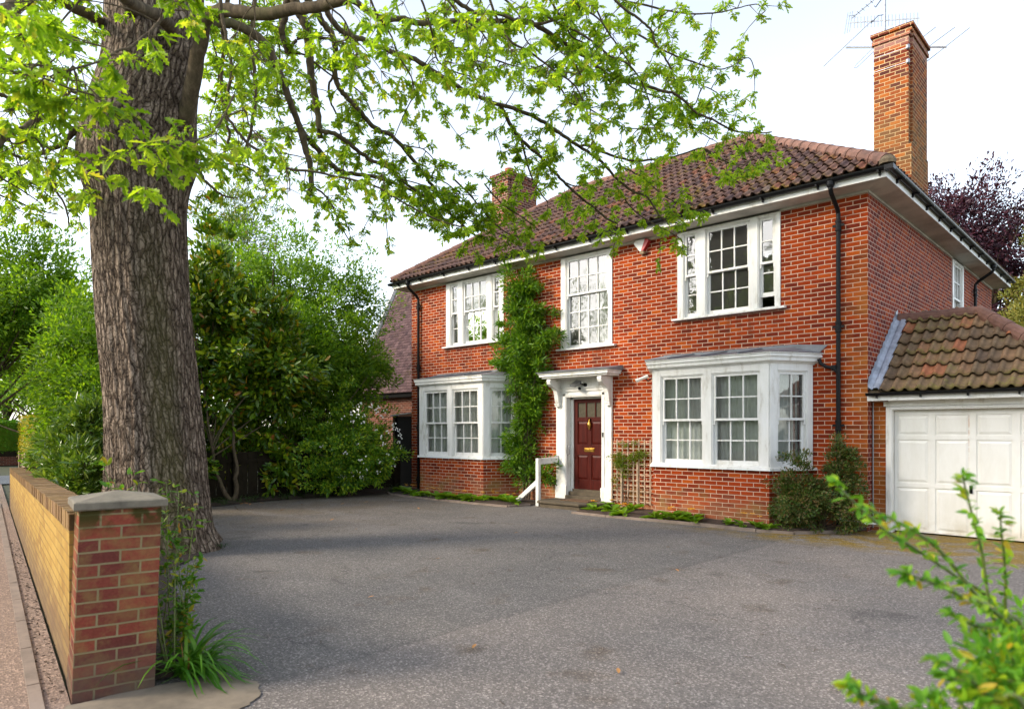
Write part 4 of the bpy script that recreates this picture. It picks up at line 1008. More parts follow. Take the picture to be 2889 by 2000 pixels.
# ------------------------------------------------------------------ the oak
LIMBS=[
(0,[(-6.13,-8.33,5.81,0.109),(-5.82,-8.36,6.22,0.1),(-5.55,-8.38,6.57,0.092),(-5.35,-8.4,6.8,0.086),(-5.18,-8.35,6.88,0.084),(-4.95,-8.26,6.85,0.08),(-4.51,-8.08,6.7,0.074),(-4.06,-7.91,6.65,0.068),(-3.73,-7.79,6.59,0.063),(-3.44,-7.69,6.58,0.059),(-2.98,-7.54,6.6,0.053),(-2.43,-7.39,6.62,0.045)]),
(0.9,[(-5.88,-8.17,7.05,0.067),(-5.82,-8.01,7.16,0.065),(-5.73,-7.82,7.17,0.063),(-5.64,-7.61,7.1,0.06),(-5.57,-7.42,6.96,0.057),(-5.58,-7.29,6.72,0.053),(-5.59,-7.16,6.48,0.05),(-5.6,-7.03,6.23,0.046),(-5.61,-6.91,6.01,0.043),(-5.57,-6.78,5.86,0.041),(-5.52,-6.63,5.71,0.038),(-5.47,-6.49,5.57,0.035),(-5.4,-6.33,5.48,0.033),(-5.25,-6.06,5.47,0.029),(-5.15,-5.88,5.45,0.027),(-5.01,-5.6,5.38,0.023),(-4.8,-5.22,5.25,0.017)]),
(0.2,[(-5.49,-6.98,5.95,0.05),(-5.47,-6.92,5.71,0.046),(-5.44,-6.86,5.48,0.042),(-5.46,-6.83,5.19,0.038),(-5.52,-6.86,4.96,0.034)]),
(1.5,[(-5.48,-6.82,5.16,0.016),(-5.44,-6.67,5.11,0.015),(-5.43,-6.5,4.96,0.013),(-5.47,-6.36,4.76,0.011),(-5.49,-6.15,4.49,0.008)]),
(0.1,[(-4.34,-7.81,7.27,0.065),(-4.37,-7.73,7.09,0.062),(-4.39,-7.65,6.92,0.059),(-4.38,-7.54,6.76,0.056),(-4.44,-7.47,6.54,0.053),(-4.5,-7.41,6.32,0.049),(-4.55,-7.33,6.08,0.046),(-4.59,-7.24,5.84,0.042),(-4.67,-7.16,5.52,0.037)]),
(1.5,[(-4.58,-7.22,5.57,0.033),(-4.57,-7.01,5.6,0.031),(-4.58,-6.82,5.56,0.03),(-4.59,-6.63,5.49,0.028),(-4.6,-6.4,5.42,0.027),(-4.58,-6.17,5.4,0.025),(-4.58,-5.88,5.28,0.022),(-4.57,-5.55,5.16,0.02),(-4.53,-5.18,5.03,0.016),(-4.49,-4.79,4.9,0.013)]),
(0.1,[(-4.42,-7.75,7.2,0.052),(-4.55,-7.71,6.93,0.044),(-4.66,-7.72,6.76,0.04),(-4.69,-7.67,6.61,0.036),(-4.7,-7.61,6.48,0.032)]),
(0.8,[(-4.7,-7.61,6.5,0.025),(-4.69,-7.53,6.65,0.023),(-4.65,-7.44,6.74,0.021),(-4.56,-7.27,6.77,0.019),(-4.44,-7.06,6.77,0.015),(-4.31,-6.82,6.72,0.011)]),
(0.8,[(-4.7,-7.61,6.49,0.014),(-4.65,-7.4,6.53,0.013),(-4.64,-7.29,6.49,0.013),(-4.6,-7.02,6.38,0.011),(-4.56,-6.81,6.35,0.011),(-4.52,-6.57,6.23,0.009),(-4.57,-6.37,6,0.008)]),
(0.5,[(-6.34,-7.22,8.35,0.035),(-6.47,-7.21,7.79,0.032),(-6.52,-7.2,7.51,0.03),(-6.55,-7.14,7.12,0.028),(-6.6,-7.1,6.73,0.026),(-6.67,-7.1,6.44,0.024),(-6.73,-7.11,6.22,0.023),(-6.86,-7.16,5.94,0.021)]),
(0.6,[(-7,-7.3,8.61,0.039),(-7.2,-7.34,7.93,0.034),(-7.21,-7.3,7.67,0.032),(-7.3,-7.31,7.33,0.029),(-7.35,-7.29,7.02,0.027),(-7.37,-7.24,6.67,0.025),(-7.36,-7.16,6.34,0.023),(-7.49,-7.21,5.99,0.02)]),
(0.8,[(-3.97,-8.84,6.54,0.021),(-4.03,-8.76,6.15,0.02),(-4.05,-8.68,5.88,0.019),(-4.08,-8.63,5.65,0.019),(-4.15,-8.64,5.47,0.018),(-4.23,-8.64,5.26,0.017),(-4.21,-8.57,5.12,0.017),(-4.17,-8.48,4.99,0.017),(-4.1,-8.35,4.87,0.016),(-3.93,-8.07,4.69,0.015),(-3.76,-7.83,4.67,0.014),(-3.6,-7.59,4.63,0.013),(-3.38,-7.26,4.57,0.012),(-3.24,-7.05,4.45,0.011),(-3.11,-6.85,4.33,0.011),(-2.92,-6.57,4.19,0.01),(-2.73,-6.29,4.12,0.009)]),
(1.25,[(-4.27,-7.75,7.2,0.044),(-4.31,-7.6,7.09,0.043),(-4.33,-7.43,6.98,0.042),(-4.36,-7.31,6.86,0.041),(-4.37,-7.16,6.77,0.04),(-4.46,-7.06,6.59,0.039),(-4.58,-6.99,6.4,0.037),(-4.63,-6.89,6.27,0.036),(-4.63,-6.78,6.19,0.035),(-4.61,-6.55,6.04,0.033),(-4.59,-6.33,5.89,0.032),(-4.53,-6.09,5.85,0.03),(-4.49,-5.8,5.64,0.028),(-4.47,-5.55,5.42,0.025),(-4.45,-5.3,5.19,0.023),(-4.43,-5.02,4.92,0.02),(-4.33,-4.64,4.68,0.017)]),
(0.6,[(-4.79,-6.86,6.52,0.017),(-4.9,-6.88,6.4,0.016),(-4.96,-6.82,6.21,0.014),(-4.96,-6.72,6.07,0.012),(-5,-6.63,5.86,0.01),(-5.03,-6.54,5.66,0.008)]),
(1.1,[(-3.85,-7.76,6.81,0.036),(-3.82,-7.64,6.76,0.036),(-3.83,-7.5,6.6,0.035),(-3.8,-7.37,6.51,0.034),(-3.75,-7.2,6.48,0.033),(-3.66,-6.96,6.45,0.032),(-3.56,-6.71,6.4,0.031),(-3.46,-6.45,6.37,0.03),(-3.33,-6.09,6.22,0.028),(-3.2,-5.77,6.11,0.027),(-3.09,-5.51,6.06,0.026),(-2.88,-5.05,5.99,0.026),(-2.77,-4.79,5.91,0.025),(-2.67,-4.57,5.8,0.024),(-2.55,-4.29,5.67,0.022),(-2.46,-4.08,5.58,0.021),(-2.38,-3.89,5.46,0.019),(-2.32,-3.71,5.31,0.018),(-2.21,-3.47,5.16,0.017),(-2.09,-3.24,5.1,0.015),(-2.01,-2.98,4.84,0.013),(-1.88,-2.74,4.77,0.012)]),
(0.9,[(-2.53,-4.32,5.65,0.02),(-2.48,-4.24,5.68,0.019),(-2.34,-4.06,5.61,0.018),(-2.21,-3.87,5.55,0.017),(-2.07,-3.68,5.51,0.016),(-1.89,-3.44,5.54,0.015),(-1.73,-3.23,5.59,0.013),(-1.59,-3.03,5.67,0.012),(-1.41,-2.8,5.76,0.011),(-1.21,-2.52,5.6,0.009)]),
(1.4,[(-3.06,-5.37,6.03,0.027),(-3.09,-5.11,5.85,0.026),(-3.09,-4.89,5.72,0.024),(-3.06,-4.65,5.62,0.023),(-3.03,-4.41,5.5,0.021),(-3,-4.09,5.33,0.019),(-2.95,-3.79,5.18,0.017),(-2.89,-3.51,5.07,0.015),(-2.84,-3.26,4.95,0.014),(-2.77,-3.03,4.89,0.012)]),
(1.5,[(-3.06,-4.95,5.69,0.015),(-3.12,-4.79,5.51,0.014),(-3.17,-4.62,5.32,0.012),(-3.19,-4.44,5.17,0.011),(-3.18,-4.24,5.03,0.009)]),
(1,[(-2.79,-8.27,6.3,0.034),(-2.77,-8.12,6.21,0.034),(-2.72,-7.95,6.17,0.033),(-2.65,-7.68,6.09,0.032),(-2.55,-7.41,6.14,0.031),(-2.46,-7.19,6.16,0.03),(-2.01,-6.12,6.46,0.028),(-1.91,-5.9,6.43,0.027),(-1.82,-5.66,6.36,0.026),(-1.72,-5.42,6.27,0.024),(-1.65,-5.24,6.2,0.023),(-1.55,-4.99,6.08,0.022),(-1.45,-4.79,6.05,0.021),(-1.31,-4.5,6.03,0.019),(-1.21,-4.3,6.01,0.018),(-1.09,-4.07,5.98,0.017),(-0.98,-3.79,5.82,0.015),(-0.87,-3.57,5.77,0.013),(-0.72,-3.28,5.67,0.012),(-0.54,-2.96,5.68,0.01),(-0.42,-2.74,5.73,0.009)]),
(1,[(-2.18,-7.56,6.34,0.026),(-2.1,-7.2,6.32,0.024),(-2.05,-6.95,6.26,0.022),(-2.01,-6.8,6.24,0.021),(-1.94,-6.58,6.31,0.02),(-1.81,-6.18,6.31,0.018),(-1.68,-5.83,6.46,0.016),(-1.63,-5.68,6.57,0.015),(-1.55,-5.46,6.72,0.013)]),
(1,[(-1.69,-6.41,6.65,0.016),(-1.67,-6.26,6.53,0.015),(-1.67,-6.17,6.43,0.015),(-1.59,-5.94,6.34,0.014),(-1.49,-5.71,6.3,0.013),(-1.39,-5.45,6.21,0.012),(-1.32,-5.27,6.12,0.011),(-1.22,-5.03,6.07,0.011),(-1.17,-4.86,5.94,0.01),(-1.15,-4.72,5.77,0.009),(-1.16,-4.64,5.65,0.009),(-1.23,-4.6,5.49,0.008)]),
(1,[(-1.61,-5.23,7.16,0.017),(-1.51,-4.94,7.04,0.016),(-1.44,-4.76,6.94,0.015),(-1.36,-4.56,6.87,0.015),(-1.3,-4.38,6.78,0.014),(-1.3,-4.3,6.66,0.013),(-1.26,-4.13,6.52,0.013),(-1.23,-3.99,6.38,0.012),(-1.24,-3.86,6.19,0.011),(-1.23,-3.74,6.02,0.01),(-1.15,-3.56,5.97,0.01),(-1.04,-3.32,6.16,0.009)]),
(0.8,[(-1.92,-4.98,7.38,0.016),(-1.72,-4.43,7.34,0.014),(-1.57,-4.06,7.36,0.013),(-1.44,-3.76,7.37,0.012),(-1.28,-3.4,7.42,0.011),(-1.09,-3,7.53,0.01),(-0.95,-2.67,7.68,0.008),(-0.81,-2.37,7.81,0.007),(-0.74,-2.21,7.76,0.007)]),
(0.9,[(-1.57,-6.29,6.66,0.014),(-1.59,-6.13,6.58,0.013),(-1.6,-5.92,6.48,0.012),(-1.61,-5.8,6.41,0.011),(-1.62,-5.62,6.32,0.01),(-1.56,-5.35,6.28,0.009),(-1.59,-5.22,6.17,0.008)]),
(0.9,[(-1.65,-4.45,6.93,0.014),(-1.52,-4.14,6.85,0.013),(-1.39,-3.84,6.75,0.012),(-1.21,-3.46,6.7,0.011),(-1.03,-3.11,6.67,0.009),(-0.92,-2.88,6.77,0.008),(-0.8,-2.64,6.93,0.007),(-0.77,-2.51,6.8,0.007)]),
(0.9,[(-2.16,-5.76,6.11,0.011),(-2.11,-5.52,6.04,0.011),(-2.06,-5.31,5.97,0.01),(-2.05,-5.13,5.84,0.01),(-1.97,-4.91,5.84,0.009),(-1.88,-4.62,5.76,0.008),(-1.81,-4.4,5.71,0.008),(-1.72,-4.14,5.72,0.007),(-1.6,-3.85,5.78,0.006)]),
(0.9,[(-1.7,-5.45,6.08,0.009),(-1.7,-5.33,5.95,0.009),(-1.73,-5.23,5.82,0.008),(-1.74,-5.11,5.68,0.008),(-1.84,-4.96,5.4,0.006),(-1.83,-4.89,5.34,0.006)]),
(1,[(-1.36,-5.82,6.78,0.012),(-1.35,-5.6,6.7,0.012),(-1.38,-5.44,6.6,0.011),(-1.4,-5.22,6.47,0.01),(-1.39,-5,6.37,0.009),(-1.38,-4.75,6.23,0.008)]),
(0.15,[(-6.89,-8.99,7.08,0.079),(-6.79,-9.1,7.04,0.075),(-6.53,-9.37,6.97,0.068),(-6.28,-9.64,6.85,0.06),(-6,-9.88,6.74,0.054),(-5.66,-10.16,6.59,0.046)]),
(0.3,[(-4,-10.24,6.09,0.081),(-3.7,-10.53,5.62,0.07),(-3.46,-10.7,5.3,0.064),(-3.28,-10.83,5.06,0.059),(-3.13,-10.94,4.89,0.055),(-2.89,-11.12,4.63,0.049)]),
(0.8,[(-7.11,-9.19,5.84,0.041),(-7.08,-9.28,5.76,0.039),(-7.01,-9.42,5.59,0.036),(-6.89,-9.59,5.34,0.031),(-6.83,-9.72,5.23,0.029),(-6.7,-10,4.99,0.023),(-6.62,-10.16,4.96,0.019),(-6.5,-10.4,4.91,0.015)]),
(0.4,[(-7.03,-9.25,5.91,0.03),(-7,-9.32,5.82,0.026),(-6.95,-9.46,5.69,0.021),(-6.85,-9.63,5.43,0.012)]),
(0.8,[(-6.95,-9.45,5.63,0.029),(-6.94,-9.51,5.45,0.026),(-6.91,-9.57,5.23,0.023),(-6.9,-9.66,4.97,0.019),(-6.82,-9.68,4.71,0.016),(-6.71,-9.63,4.57,0.014),(-6.59,-9.6,4.36,0.011),(-6.53,-9.6,4.21,0.009)]),
(0.8,[(-5.16,-10.79,4.32,0.05),(-5.4,-10.59,4.58,0.044),(-5.6,-10.41,4.84,0.039),(-5.74,-10.24,5,0.034),(-5.85,-10.12,5.16,0.03),(-5.95,-9.97,5.3,0.026),(-6.09,-9.8,5.53,0.02),(-6.27,-9.64,5.83,0.014)]),
(0.8,[(-5.11,-10.74,5.09,0.025),(-5.28,-10.54,5.12,0.022),(-5.38,-10.4,5.14,0.019),(-5.47,-10.26,5.2,0.017),(-5.57,-10.07,5.28,0.014),(-5.67,-9.89,5.32,0.011)]),
(0.9,[(-6.86,-9.23,6.04,0.022),(-6.72,-9.54,6,0.018),(-6.65,-9.62,6.02,0.017),(-6.56,-9.76,6.02,0.015),(-6.48,-9.91,5.96,0.013),(-6.33,-10.15,5.75,0.011),(-6.18,-10.38,5.65,0.008)]),
(0.9,[(-6.27,-10.46,4.67,0.016),(-6.35,-10.37,4.6,0.014),(-6.4,-10.26,4.56,0.012),(-6.47,-10.08,4.5,0.01),(-6.54,-9.89,4.42,0.007)]),
(1,[(-4.49,-10.84,5.19,0.013),(-4.72,-10.64,5.3,0.012),(-4.9,-10.48,5.38,0.011),(-5.14,-10.26,5.42,0.009),(-5.38,-10.02,5.74,0.008),(-5.59,-9.81,6.04,0.006)]),
(0.5,[(-5.86,-8.29,5.16,0.029),(-5.89,-8.2,5.03,0.024),(-5.87,-8.06,4.91,0.018),(-5.84,-7.94,4.84,0.014),(-5.79,-7.81,4.82,0.009)]),
(0.35,[(-2.05,-9.78,5.24,0.015),(-1.94,-10.07,4.87,0.013),(-1.88,-10.15,4.73,0.012),(-1.8,-10.28,4.53,0.011),(-1.74,-10.39,4.38,0.01),(-1.7,-10.46,4.29,0.009),(-1.67,-10.55,4.22,0.009),(-1.62,-10.62,4.13,0.008),(-1.57,-10.71,4.04,0.007),(-1.51,-10.83,3.94,0.007),(-1.45,-10.93,3.86,0.006),(-1.37,-11.06,3.82,0.005)]),
(0.1,[(-6.33,-8.86,7.41,0.109),(-6.05,-9.02,7.01,0.097),(-5.82,-9.19,7.01,0.087),(-5.51,-9.47,6.94,0.073)]),
(0.1,[(-5.79,-8.63,6.79,0.089),(-5.47,-8.91,6.71,0.081),(-5.12,-9.26,6.52,0.072),(-4.81,-9.51,6.4,0.066),(-4.2,-9.88,6.22,0.055)]),
(1.9,[(-7.73,-7.44,8.41,0.018),(-7.71,-7.27,7.93,0.016),(-7.73,-7.17,7.53,0.014),(-7.84,-7.16,7.12,0.012),(-7.98,-7.2,6.81,0.01),(-8.01,-7.16,6.53,0.009)]),
(1.9,[(-7.68,-6.84,8.92,0.018),(-7.8,-6.76,8.06,0.015),(-7.91,-6.7,7.3,0.013),(-7.97,-6.63,6.75,0.011),(-8.09,-6.67,6.42,0.01)]),
(1.9,[(-7.4,-6.85,8.48,0.018),(-7.46,-6.78,8.26,0.017),(-7.66,-6.66,7.7,0.014),(-7.63,-6.5,7.51,0.012),(-7.52,-6.26,7.42,0.011),(-7.43,-6.05,7.32,0.01)]),
(1.9,[(-6.82,-6.58,8.63,0.018),(-6.92,-6.53,8.27,0.016),(-7.08,-6.45,7.68,0.014),(-7.24,-6.41,7.18,0.012),(-7.28,-6.34,6.87,0.011),(-7.23,-6.14,6.52,0.009)]),
(1.9,[(-7.1,-7.8,6.03,0.017),(-7.14,-7.6,5.89,0.015),(-7.14,-7.36,5.79,0.014),(-7.09,-7.05,5.82,0.012),(-7.08,-6.78,5.71,0.011),(-7.16,-6.62,5.5,0.009)]),
(1.9,[(-6.73,-6.77,8.55,0.013),(-6.84,-6.67,8.39,0.012),(-7.17,-6.62,8.1,0.009),(-7.36,-6.54,7.87,0.007)]),
(1.9,[(-7.4,-6.57,8.92,0.014),(-7.42,-6.51,8.68,0.012),(-7.31,-6.32,8.53,0.01),(-7.45,-6.35,8.21,0.007)]),
(1,[(-5.9,-9.56,6.91,0.013),(-5.91,-9.67,6.72,0.012),(-5.93,-9.82,6.46,0.01),(-5.93,-9.92,6.26,0.009),(-5.94,-10.03,6.09,0.008),(-5.98,-10.18,5.9,0.006)]),
(1,[(-8.35,-8.85,5.76,0.017),(-8.56,-8.9,5.59,0.015),(-8.59,-8.8,5.42,0.013),(-8.86,-8.9,5.26,0.01),(-8.83,-8.75,5.16,0.009)]),
(1,[(-8.15,-10.17,4.96,0.015),(-8.27,-9.99,4.9,0.014),(-8.36,-9.82,4.91,0.012),(-8.49,-9.54,4.86,0.011),(-8.6,-9.22,4.88,0.008)]),
(1,[(-6.78,-9.84,5.41,0.012),(-6.85,-9.79,5.25,0.011),(-7.04,-9.86,5.13,0.009),(-7.39,-10.01,5,0.007),(-7.57,-10.03,4.8,0.005)]),
(1,[(-6.25,-10.44,5.14,0.011),(-6.29,-10.28,5.05,0.01),(-6.4,-10.18,4.86,0.008),(-6.5,-10.07,4.67,0.007),(-6.51,-9.86,4.59,0.005)]),
(1,[(-8.21,-8.85,7.98,0.012),(-8.51,-8.92,8.02,0.011),(-8.63,-8.84,7.95,0.009),(-8.96,-8.87,7.87,0.007)]),
(0.9,[(-2.47,-6.88,6.03,0.012),(-2.33,-6.62,6.02,0.011),(-2.21,-6.39,5.98,0.01),(-2.09,-6.17,5.94,0.008),(-1.96,-5.95,5.94,0.007),(-1.83,-5.71,6.1,0.006)]),
(0.9,[(-2.23,-6.37,6.79,0.013),(-2.14,-6.12,6.69,0.011),(-2.11,-5.95,6.52,0.009),(-2.14,-5.87,6.38,0.008),(-2.07,-5.66,6.26,0.006)]),
(1,[(-1.77,-4.84,6.58,0.012),(-1.72,-4.57,6.34,0.011),(-1.64,-4.33,6.19,0.01),(-1.54,-4.11,6.15,0.01),(-1.43,-3.89,6.11,0.009),(-1.33,-3.66,6.03,0.008),(-1.24,-3.4,5.83,0.007),(-1.11,-3.11,5.71,0.007)]),
(1,[(-1.25,-3.79,6.13,0.01),(-1.14,-3.57,6.05,0.009),(-1.1,-3.39,6.35,0.008),(-0.97,-3.11,6.27,0.006)]),
(1,[(-2.35,-3.46,5.54,0.012),(-2.16,-3.21,5.4,0.01),(-2.02,-3.01,5.21,0.009),(-1.87,-2.81,5.08,0.009),(-1.72,-2.62,5.04,0.008),(-1.59,-2.47,5.1,0.007)]),
(1,[(-2.44,-3.54,5.27,0.012),(-2.3,-3.33,4.96,0.01),(-2.13,-3.09,4.77,0.009),(-1.98,-2.89,4.66,0.008),(-1.83,-2.69,4.53,0.007)]),
(1.6,[(-4.01,-4.75,5.38,0.012),(-3.93,-4.49,5.14,0.01),(-3.78,-4.13,4.95,0.009),(-3.67,-3.88,4.79,0.007)]),
(1.8,[(-4.2,-5.21,5.38,0.014),(-4.09,-4.96,5.16,0.012),(-3.97,-4.69,4.87,0.01),(-3.84,-4.42,4.66,0.009),(-3.68,-4.17,4.61,0.007)]),
(1,[(-1.45,-2.74,5.78,0.011),(-1.24,-2.47,5.62,0.01),(-1.06,-2.24,5.59,0.009),(-0.94,-2.08,5.74,0.009),(-1.22,-2.25,5.49,0.007)]),
(1.6,[(-3.14,-3.92,5.41,0.012),(-3.04,-3.74,5.36,0.01),(-2.95,-3.55,5.41,0.009),(-2.88,-3.41,5.33,0.007)]),
(0,[(-1.45,-11.41,4.06,0.006),(-1.49,-11.27,4.09,0.005),(-1.53,-11.09,4.11,0.004),(-1.56,-10.94,4.12,0.004),(-1.57,-10.78,4.15,0.003),(-1.57,-10.7,4.16,0.003)]),
(0,[(-1.29,-11.4,3.68,0.005),(-1.28,-11.28,3.69,0.005),(-1.28,-11.18,3.69,0.005),(-1.26,-11.08,3.7,0.004),(-1.24,-10.94,3.68,0.004),(-1.22,-10.8,3.67,0.003),(-1.22,-10.71,3.62,0.003),(-1.22,-10.65,3.56,0.003)]),
(0,[(-1.3,-9.9,4.02,0.008),(-1.16,-10.1,3.67,0.006),(-1.12,-10.22,3.56,0.006),(-1.09,-10.36,3.49,0.005),(-1.04,-10.51,3.39,0.004),(-0.99,-10.64,3.31,0.004),(-0.92,-10.81,3.23,0.003),(-0.89,-10.88,3.18,0.002)]),
(0,[(-1.76,-11.29,3.51,0.006),(-1.77,-11.19,3.48,0.005),(-1.78,-11.1,3.45,0.004),(-1.78,-11,3.52,0.004),(-1.82,-10.93,3.44,0.003)]),
(0,[(-1.33,-9.23,5.18,0.01),(-1.37,-9.08,5.06,0.008),(-1.37,-8.93,4.99,0.007),(-1.42,-8.87,4.9,0.006),(-1.58,-8.92,4.9,0.005)]),
(0,[(-0.97,-9.03,5.12,0.01),(-1.03,-8.89,4.98,0.009),(-1.05,-8.72,4.86,0.007),(-1.09,-8.6,4.74,0.007),(-1.11,-8.45,4.62,0.006),(-1.15,-8.38,4.51,0.005)]),
(0,[(-0.85,-8.64,5.25,0.01),(-0.92,-8.45,5.1,0.009),(-0.99,-8.31,4.96,0.008),(-1.06,-8.2,4.84,0.007),(-1.04,-8.03,4.8,0.006),(-0.99,-7.81,4.81,0.005)]),
(0,[(-0.96,-8.33,5.44,0.009),(-0.96,-8.13,5.31,0.008),(-0.94,-7.99,5.23,0.007),(-0.9,-7.83,5.18,0.006),(-0.9,-7.72,5.1,0.005)]),
(0,[(-0.93,-7.76,5.65,0.013),(-0.98,-7.55,5.45,0.011),(-0.98,-7.34,5.31,0.011),(-0.93,-7.14,5.28,0.01),(-0.86,-6.86,5.18,0.009),(-0.79,-6.61,5.09,0.008),(-0.8,-6.39,4.88,0.006)]),
(0,[(-0.87,-6.73,6.18,0.012),(-0.91,-6.46,6.05,0.01),(-0.86,-6.14,6.01,0.009),(-0.86,-5.9,5.91,0.007)]),
(0,[(-2.07,-9.39,5.38,0.007),(-2.13,-9.33,5.14,0.006),(-2.21,-9.34,4.99,0.005),(-2.21,-9.29,4.88,0.004),(-2.17,-9.2,4.81,0.004)]),
(0,[(-2.43,-9.45,4.36,0.007),(-2.38,-9.31,4.45,0.007),(-2.4,-9.25,4.35,0.006),(-2.38,-9.16,4.25,0.006),(-2.35,-9.04,4.18,0.005),(-2.34,-8.91,4,0.004),(-2.39,-8.86,3.85,0.004)]),
(1.6,[(-4.28,-6.11,5.15,0.01),(-4.21,-5.85,5.14,0.009),(-4.13,-5.58,5.09,0.008),(-4.04,-5.28,5.1,0.007),(-3.93,-4.94,5.12,0.006)]),
(1.6,[(-4.37,-5.64,5.37,0.01),(-4.24,-5.29,5.29,0.009),(-4.17,-5,5.08,0.008),(-4.09,-4.73,4.91,0.007),(-3.98,-4.45,4.78,0.006)]),
(1.5,[(-4.22,-6.32,5.69,0.01),(-4.17,-6.15,5.59,0.009),(-4.07,-5.89,5.58,0.008),(-4.03,-5.71,5.43,0.007),(-4.13,-5.68,5.26,0.006)]),
(1.6,[(-4.5,-5.21,5.02,0.01),(-4.35,-4.92,4.92,0.009),(-4.2,-4.63,4.79,0.008),(-4.04,-4.33,4.69,0.007),(-3.93,-4.12,4.58,0.007)]),
]
NEAR=[(-1.16,-10.73,3.57),(-1.13,-10.83,3.62),(-1.31,-10.59,3.98),(-1.43,-10.43,4.25),(-0.83,-10.54,3.34),(-0.76,-10.62,3.24),(-0.87,-10.45,3.43),(-0.96,-10.81,3.21),(-0.63,-10.63,3.01),(-0.91,-10.35,3.37),(-1.21,-10.08,3.64),(-0.80,-10.52,3.22),(-1.64,-10.76,4.19),(-1.35,-11.04,4.03),(-1.21,-11.18,3.86),(-1.16,-11.14,3.71),(-1.41,-10.96,4.06),(-1.13,-11.25,3.91),(-1.49,-10.90,3.73),(-1.29,-10.84,3.73),(-1.63,-11.03,3.59),(-1.70,-10.96,3.36),(-1.96,-11.07,3.48),(-1.39,-11.22,3.76),(-1.36,-11.05,3.72),(-1.44,-10.85,3.68),(-1.15,-10.30,4.41),(-1.21,-10.36,4.44),(-2.06,-10.61,3.41),(-2.01,-11.11,3.68),(-1.87,-11.12,4.37),(-1.52,-11.06,4.00),(-1.58,-10.84,3.94),(-1.45,-11.14,3.75),(-1.43,-8.91,4.82),(-1.51,-8.99,4.86),(-1.05,-8.83,4.86),(-1.13,-8.64,4.80),(-0.93,-8.99,4.86),(-1.17,-8.39,4.52),(-1.04,-8.27,4.77),(-0.82,-8.07,5.09),(-0.83,-7.80,5.14),(-2.08,-9.26,4.77),(-2.12,-9.29,4.85),(-2.42,-9.30,4.49),(-2.27,-9.44,4.99),(-0.93,-8.44,5.03),(-1.00,-7.82,4.81),(-1.93,-8.56,3.91),(-1.71,-8.36,3.84),(-2.31,-8.92,3.81),(-2.03,-9.21,4.04),(-1.77,-9.51,3.95),(-1.34,-8.83,4.72),(-0.92,-8.70,5.03),(-0.95,-8.19,5.22),(-0.91,-8.15,4.93),(-1.12,-8.35,4.61),(-1.34,-8.55,4.66),(-0.95,-8.19,4.76),(-1.43,-8.78,4.66),(-0.99,-8.23,5.06),(-0.88,-7.84,5.29),(-1.21,-8.99,5.03),(-0.93,-7.76,5.16),(-0.89,-7.44,5.13),(-0.83,-7.25,5.33),(-0.84,-6.98,5.14),(-0.75,-6.76,5.16),(-0.76,-6.63,4.93),(-0.79,-6.38,4.85),(-0.64,-6.52,5.27),(-0.98,-7.81,4.91),(-0.94,-7.49,4.98),(-0.95,-7.91,5.17),(-1.15,-7.55,4.73),(-0.78,-6.65,5.88),(-0.89,-6.21,6.13),(-0.86,-7.28,5.58),(-0.88,-5.92,6.15),(-0.84,-5.89,5.93),(-0.74,-6.89,5.32)]

OT = thing('oak_tree', 'huge oak with ridged bark trunk and fresh yellow-green leaves at edge of driveway', 'tree', (-6.6, -8.55, 0))
TR = [(-.1, -6.55, -8.52, .98), (.02, -6.55, -8.52, .88), (.34, -6.55, -8.52, .75), (.83, -6.55, -8.52, .665), (2.05, -6.61, -8.58, .60), (2.97, -6.67, -8.64, .60), (3.89, -6.73, -8.69, .598), (4.8, -6.75, -8.71, .60),
      (5.29, -6.77, -8.73, .68), (5.72, -6.74, -8.71, .72), (6.21, -6.67, -8.64, .67), (6.63, -6.61, -8.58, .63), (7.18, -6.59, -8.56, .63), (7.92, -6.6, -8.57, .64), (9.0, -6.6, -8.6, .55), (10.5, -6.5, -8.7, .40), (12, -6.4, -8.8, .22)]
tz = np.array([t[0] for t in TR]); na, nz = 150, 420
zz = np.linspace(-.1, 12, nz); A0 = math.atan2(-3.62, 10.17)
aa = np.linspace(-math.pi, math.pi, na + 1)
cx = np.interp(zz, tz, [t[1] for t in TR]); cy = np.interp(zz, tz, [t[2] for t in TR]); rr = np.interp(zz, tz, [t[3] for t in TR])
ker = np.ones(15) / 15; pad = lambda v: np.convolve(np.pad(v, 7, mode='edge'), ker, 'valid')
cx, cy, rr = pad(cx), pad(cy), pad(rr)
Z, A = np.meshgrid(zz, aa, indexing='ij')
lob = .15 * np.exp(-Z / .42) * (np.sin(3 * A + .9) + .7 * np.sin(5 * A + 2.1))
rr = rr * .965
wav = .010 * np.sin(4 * A + .5 * Z) + .008 * np.sin(7 * A - 1.1 * Z) + .008 * np.sin(2 * Z + 3 * A) + .006 * np.sin(27 * A + 1.5 * np.sin(2.3 * Z)) + .005 * np.sin(41 * A + 2.1 * np.sin(1.7 * Z + 1))
def bump_at(a, z, w, h): return h * np.exp(-((np.mod(A - a + math.pi, 2 * math.pi) - math.pi) ** 2) / w - ((Z - z) ** 2) / .16)
wav += bump_at(1.35, 5.35, .25, .10) + bump_at(-1.45, 5.15, .3, .08) + bump_at(.2, 6.9, .3, .10)
RRr = rr[:, None] * (1 + lob) + wav
X = cx[:, None] + RRr * np.cos(A + A0); Y = cy[:, None] + RRr * np.sin(A + A0)
TV = np.stack([X, Y, Z], -1).reshape(-1, 3)
i, j = np.meshgrid(np.arange(nz - 1), np.arange(na), indexing='ij'); q = i * (na + 1) + j
np_mesh('trunk', TV, np.stack([q, q + 1, q + na + 2, q + na + 1], -1).reshape(-1, 4), 'bark', OT, smooth=True, uvs=np.stack([A * .62, Z], -1).reshape(-1, 2))
lt = Tubes(); nodes = []; targets = []; tsize = []
